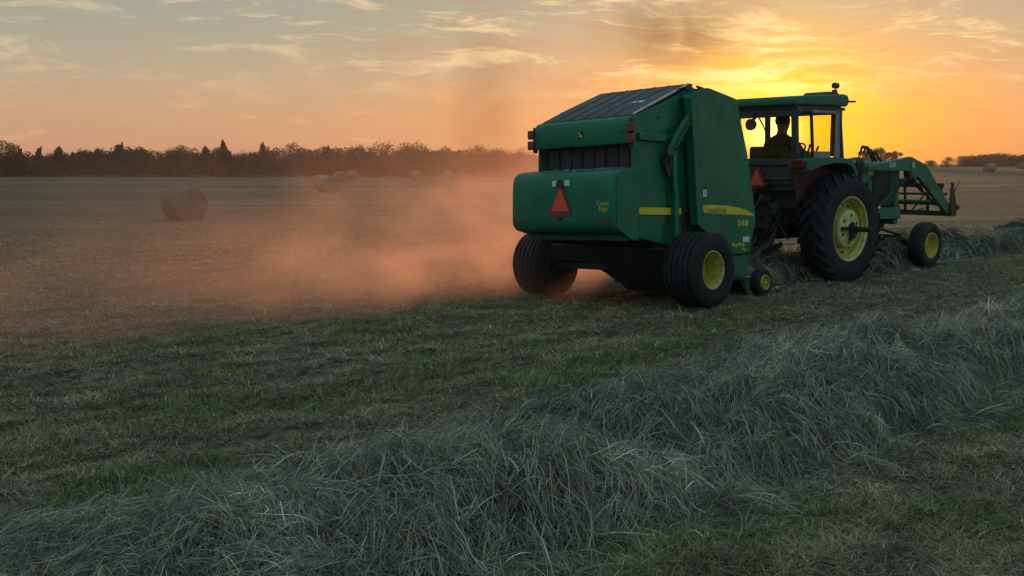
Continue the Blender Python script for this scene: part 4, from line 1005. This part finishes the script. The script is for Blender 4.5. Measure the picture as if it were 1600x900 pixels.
# front loader
ldr = BM()
for s in (1, -1):
    x0, x1 = sorted((s*.50, s*.58))
    prism(ldr, [(1.50, 1.80), (1.50, 1.90), (1.75, 1.90), (3.03, 2.055), (3.10, 2.055), (3.68, 1.905), (3.74, 1.85), (4.66, 1.12), (4.80, .98), (4.78, .93), (4.56, .95), (3.40, 1.67), (3.20, 1.66), (3.12, 1.74), (2.95, 1.79), (1.75, 1.80)], x0, x1)
loader = tp('front_loader', ldr, M_tgreen, bevel=.012)
for s in (1, -1):
    b = BM(); prism(b, [(1.49, 1.94), (1.60, 1.95), (1.70, 1.90), (2.02, 1.20), (1.98, .95), (1.70, .95), (1.54, 1.40)], *sorted((s*.44, s*.495))); bar(b, (s*.42, 1.58, 1.87), (s*.62, 1.58, 1.87), .07, n=12); finish('loader_post', b, M_tgreen, loader, bevel=.01)
    b = BM(); bar(b, (s*.54, 3.08, 1.70), (s*.54, 2.50, 1.36), .05, n=10); bar(b, (s*.54, 2.62, 1.43), (s*.54, 1.86, 1.05), .095, n=12); bar(b, (s*.54, 3.05, 1.80), (s*.54, 3.08, 1.64), .12, .10); bar(b, (s*.58, 2.9, 1.66), (s*.58, 2.55, 1.42), .035); finish('lift_cylinder', b, M_black, loader, smooth_=False)
    b = BM(); bar(b, (s*.54, 1.90, 1.06), (s*.54, 1.80, 1.01), .11, n=12); bar(b, (s*.60, 1.95, 1.12), (s*.60, 2.0, 1.15), .05, n=10); finish('cylinder_end', b, M_steel, loader, smooth_=True)
    b = BM(); bar(b, (s*.46, 3.25, 1.72), (s*.46, 3.75, 1.42), .075, n=10); bar(b, (s*.46, 3.70, 1.45), (s*.46, 4.35, 1.12), .04, n=8); finish('tilt_cylinder', b, M_black, loader)
    b = BM(); bar(b, (s*.59, 3.15, 1.90), (s*.595, 3.15, 1.90), .10, .13, n=14); finish('yellow_badge', b, M_decal, loader)
b = BM(); bar(b, (-.54, 3.35, 1.60), (.54, 3.35, 1.60), .11, n=12); bar(b, (-.54, 4.30, 1.18), (.54, 4.30, 1.18), .08, n=12); finish('cross_tube', b, M_greend, loader, smooth_=True)
b = BM()
box(b, (-.05, 4.62, 1.33), (1.15, .05, .045)); box(b, (-.05, 4.66, 1.14), (1.20, .06, .06)); box(b, (-.05, 4.70, .95), (1.30, .09, .10)); box(b, (-.05, 4.62, 1.50), (1.0, .05, .09))
for xx in (-.60, -.36, .12, .40): bar(b, (xx, 4.68, .95), (xx, 4.62, 1.48), .04, .05)
bar(b, (-.2, 4.66, 1.0), (.08, 4.62, 1.34), .025)
finish('spear_frame', b, M_black, loader, bevel=.004)
b = BM(); prism(b, [(4.62, 1.42), (4.72, 1.42), (4.86, 1.02), (4.84, .90), (4.62, .90)], .585, .63); prism(b, [(4.64, 1.40), (4.70, 1.52), (4.66, 1.56), (4.76, 1.56), (4.75, 1.40)], .56, .60); bar(b, (.60, 4.84, 1.10), (.60, 4.93, 1.06), .10, n=10); finish('spear_bracket', b, M_rust, loader, bevel=.006)
b = BM()
for xx in (.55, -.1): bar(b, (xx, 4.70, 1.22 if xx > 0 else 1.0), (xx, 5.10 if xx > 0 else 5.2, 1.62 if xx > 0 else 1.06), .042, n=8, taper=.2)
finish('bale_spear', b, M_black, loader, smooth_=True)
text('loader_lettering', '5300', M_white, loader, (.5815, 2.30, 1.865), .125, 'R', bold=.001)
b = BM()
for k, (x_, h_) in enumerate(((.44, .36), (.48, .30), (.40, .33), (.52, .24))):
    tube(b, [(x_, 1.48, 1.62), (x_, 1.52, 1.95), (x_-.01, 1.64+.02*k, 1.95+h_*.8), (x_, 1.80+.03*k, 1.95+h_*.75), (x_, 1.98+.05*k, 1.97)], .020, 8)
finish('loader_hose', b, M_rust, loader, smooth_=True)
b = BM(); prism(b, [(1.35, 1.10), (1.9, 1.10), (1.9, 1.68), (1.35, 1.68)], .395, .43); tube(b, [(.46, 1.4, 1.62), (.52, 1.5, 1.5), (.50, 1.55, 1.2)], .03, 8); tp('engine_side', b, M_black)
b = BM(); tube(b, [(.40, 1.30, .80), (.55, 2.2, .74), (.50, 2.9, .62)], .03, 8); box(b, (.55, .95, .85), (.26, .5, .34)); tp('step', b, M_black, bevel=.01)

# ================================================================== driver
def driver():
    """seated figure, one skinned body; clothing and hair are children"""
    t = thing('person', 'driver sitting in the tractor cab holding the steering wheel, seen in silhouette', 'person')
    M0 = tractor.matrix_basis.copy(); t.matrix_world = M0 @ Matrix.Translation((0.0, -.25, 1.84)) @ Matrix.Diagonal((1.38, 1.25, 1.14, 1))
    def skin(name, verts, edges, rad, mat, lev=2, root=0):
        me = bpy.data.meshes.new(name); me.from_pydata(verts, edges, []); o = bpy.data.objects.new(name, me); COL.objects.link(o)
        md = o.modifiers.new('skin', 'SKIN'); md.use_smooth_shade = True
        if not me.skin_vertices: me.attributes
        sv = me.skin_vertices[0].data if me.skin_vertices else None
        if sv is None: return o
        for k, r in enumerate(rad): sv[k].radius = (r, r) if not isinstance(r, tuple) else r
        sv[root].use_root = True
        sb = o.modifiers.new('sub', 'SUBSURF'); sb.levels = lev; sb.render_levels = lev
        me.materials.append(mat); o.parent = t; return o
    # coordinates: x right, y forward, z up; origin on the seat
    V = [(0, 0, .07), (0, .0, .21), (0, .03, .32), (0, .05, .43), (0, .06, .52), (0, .075, .60), (0, .085, .68), (0, .08, .73),
         (.175, .045, .375), (.24, .13, .22), (.20, .33, .22), (.165, .40, .235),
         (-.175, .045, .375), (-.24, .13, .22), (-.20, .33, .22), (-.165, .40, .235),
         (.10, .02, .05), (.16, .44, .06), (.16, .50, -.28), (.16, .62, -.33),
         (-.10, .02, .05), (-.16, .44, .06), (-.16, .50, -.28), (-.16, .62, -.33)]
    E_ = [(0, 1), (1, 2), (2, 3), (3, 4), (4, 5), (5, 6), (6, 7), (3, 8), (8, 9), (9, 10), (10, 11), (3, 12), (12, 13), (13, 14), (14, 15),
          (0, 16), (16, 17), (17, 18), (18, 19), (0, 20), (20, 21), (21, 22), (22, 23)]
    rd = [(.12, .09), (.12, .08), (.13, .08), (.07, .06), .055, .078, .094, .06, .042, .036, .030, .028, .042, .036, .030, .028, .06, .05, .04, .04, .06, .05, .04, .04]
    body = skin('person_body', V, E_, rd, M_skin)
    # fingers closed on the wheel
    fv, fe, fr = [], [], []
    for s in (1, -1):
        for k, ln in enumerate((.055, .065, .062, .05)):
            i = len(fv); x_ = s*(.165+.012)-s*.014*k*1.1; z_ = .235-.012*k
            fv += [(x_, .39, z_), (x_, .39+ln*.6, z_+.015), (x_-s*.004, .39+ln, z_-.012), (x_-s*.008, .39+ln*.75, z_-.035)]
            fe += [(i, i+1), (i+1, i+2), (i+2, i+3)]; fr += [.010, .009, .009, .008]
        i = len(fv); fv += [(s*.150, .375, .225), (s*.125, .40, .240), (s*.115, .425, .225)]; fe += [(i, i+1), (i+1, i+2)]; fr += [.012, .011, .009]
    # each finger chain needs its own root
    me = bpy.data.meshes.new('fingers'); me.from_pydata(fv, fe, []); fo = bpy.data.objects.new('fingers', me); COL.objects.link(fo)
    fo.modifiers.new('skin', 'SKIN').use_smooth_shade = True
    if me.skin_vertices:
        for k, r in enumerate(fr): me.skin_vertices[0].data[k].radius = (r, r)
        for k in range(0, len(fv)): me.skin_vertices[0].data[k].use_root = False
        st_ = 0
        for s in (1, -1):
            for c_ in (4, 4, 4, 4, 3): me.skin_vertices[0].data[st_].use_root = True; st_ += c_
    me.materials.append(M_skin); fo.parent = t
    # shirt over trunk and arms, trousers over legs
    skin('shirt', V[:5]+V[8:11]+V[12:15], [(0, 1), (1, 2), (2, 3), (3, 4), (3, 5), (5, 6), (6, 7), (3, 8), (8, 9), (9, 10)],
         [(.165, .15), (.155, .13), (.165, .13), (.10, .09), .060, .082, .064, .047, .082, .064, .047], M_shirt)
    skin('trousers', [V[0]]+V[16:19]+V[20:23], [(0, 1), (1, 2), (2, 3), (0, 4), (4, 5), (5, 6)], [(.18, .14), .10, .085, .062, .10, .085, .062], M_jeans)
    # head details
    b = BM()
    bmesh.ops.create_uvsphere(b, u_segments=20, v_segments=14, radius=.1, matrix=Matrix.Translation((0, .07, .705)) @ Matrix.Diagonal((.92, 1.08, 1.12, 1)))
    for v in b.verts:
        if v.co.y > .10 and v.co.z < .745: v.co.y = .10+(v.co.y-.10)*.1
        if v.co.z < .66: v.co.z = .66
    hr = finish('hair', b, M_hair, t, True)
    b = BM(); prism(b, [(.165, .70), (.188, .655), (.160, .648)], -.013, .013); 
    for s in (1, -1):
        bmesh.ops.create_uvsphere(b, u_segments=8, v_segments=6, radius=.022, matrix=Matrix.Translation((s*.092, .07, .675)) @ Matrix.Diagonal((.4, .8, 1.3, 1)))
    box(b, (0, .166, .625), (.045, .01, .01)); finish('face', b, M_skin, t)
    b = BM()
    for s in (1, -1): bmesh.ops.create_uvsphere(b, u_segments=8, v_segments=6, radius=.012, matrix=Matrix.Translation((s*.032, .163, .69)))
    finish('eyes', b, M_black, t)
driver()

# ================================================================== dust and haze
def vol_mat(name, build, col, aniso):
    m = bpy.data.materials.new(name); m.use_nodes = True; t = m.node_tree; t.nodes.clear(); g = N(t)
    pv = g.n('ShaderNodeVolumePrincipled'); pv.inputs['Color'].default_value = (*col, 1); pv.inputs['Anisotropy'].default_value = aniso
    g.put(pv.inputs['Density'], build(g)); o = g.n('ShaderNodeOutputMaterial'); t.links.new(pv.outputs[0], o.inputs['Volume']); return m
def dust_density(g):
    x, y, z = g.sep(g.n('ShaderNodeTexCoord').outputs['Object'])[:3]
    px_ = g.sub(x, .66); py_ = g.sub(y, 13.86)
    a = g.mul(g.add(g.mul(px_, float(TD[0])), g.mul(py_, float(TD[1]))), -1.)
    s = g.add(g.mul(px_, float(TL[0])), g.mul(py_, float(TL[1])))
    n1 = g.noise(g.xyz(g.mul(x, .42), g.mul(y, .20), g.mul(z, .9)), 1., 4, .58, .8)
    n2 = g.noise(g.xyz(g.mul(x, .95), g.mul(y, .6), g.mul(z, 1.1)), 1., 3, .6)
    edge = g.sm(g.add(s, g.mul(n2, 1.6)), .7, 2.6)
    start = g.sm(a, -9., -2.5)
    H_ = g.add(.30, g.mul(g.exp(g.mul(g.m('MAXIMUM', a, 0.), -.50)), 1.50))
    hh = g.exp(g.mul(g.m('POWER', g.m('DIVIDE', g.m('MAXIMUM', z, 0.), H_), 1.5), -1.))
    fall = g.add(g.exp(g.mul(g.m('MAXIMUM', a, 0.), -.30)), .12)
    away = g.exp(g.mul(g.m('MAXIMUM', s, 0.), -.17))
    nn = g.mul(g.sm(n1, .40, .66, .12, 1.15), g.sm(n2, .25, .75, .25, 1.4))
    d = g.mul(g.mul(g.mul(edge, start), g.mul(hh, fall)), g.mul(away, nn))
    core = g.mul(g.mul(g.gauss(s, 2.0, 1.5), g.mul(g.sm(a, -5., -1.5), g.exp(g.mul(g.m('MAXIMUM', a, 0.), -.42)))), g.exp(g.mul(g.m('MAXIMUM', z, 0.), -1.15)))
    d = g.add(d, g.mul(g.mul(core, edge), g.lin(nn, 2.0, 1.0)))
    band = g.mul(g.mul(g.mul(edge, g.sm(s, 9., 2.5)), g.sm(a, -.5, 3.)), g.mul(g.exp(g.mul(g.m('MAXIMUM', z, 0.), -2.2)), g.exp(g.mul(g.m('MAXIMUM', a, 0.), -.045))))
    d = g.add(d, g.mul(g.mul(band, 1.15), g.lin(nn, .9, .25)))
    return g.mul(d, .19)
b = BM(); box(b, (-12.5, 21.0, 2.0), (30, 32, 4.6))
dust = finish('dust_cloud', b, vol_mat('field_dust', dust_density, (.86, .55, .44), .62)); tag(dust, 'orange lit dust drifting over the stubble behind and left of the baler', 'dust', kind='stuff')
bpy.data.objects['dust_cloud'].data.name = 'dust_cloud'
def smoke_density(g):
    x, y, z = g.sep(g.n('ShaderNodeTexCoord').outputs['Object'])[:3]
    n = g.noise(g.xyz(x, g.mul(y, .6), g.mul(z, .7)), 1.3, 4, .6, .8)
    w = g.add(x, g.lin(n, 1.0, -.5))
    a = g.mul(g.gauss(w, -.40, .46, z, 2.7, 1.15), g.gauss(y, 16.5, 1.4))
    b = g.mul(g.gauss(w, 2.75, .85, z, 4.05, .46), g.gauss(y, 17.2, 1.2))
    return g.mul(g.add(g.mul(a, .20), g.mul(b, .50)), g.sm(n, .25, .6))
b = BM(); box(b, (1.0, 17.0, 3.6), (6.2, 6.5, 3.9))
tag(finish('smoke', b, vol_mat('brown_smoke', smoke_density, (.42, .20, .09), .3)), 'two faint brown plumes of dust and smoke rising above the baler', 'smoke', kind='stuff')
def haze():
    b = BM(); box(b, (0, 0, 8.0), (900, 900, 22))
    m = vol_mat('thin_haze', lambda g: g.lin(g.sep(g.n('ShaderNodeTexCoord').outputs['Object'])[0], 0., .0), (.9, .72, .6), .4)
    pv = [n for n in m.node_tree.nodes if n.type == 'PRINCIPLED_VOLUME'][0]
    for l in list(m.node_tree.links):
        if l.to_socket == pv.inputs['Density']: m.node_tree.links.remove(l)
    pv.inputs['Density'].default_value = .00033
    tag(finish('haze', b, m), 'thin warm evening haze over the whole field', 'haze', kind='stuff')
haze()
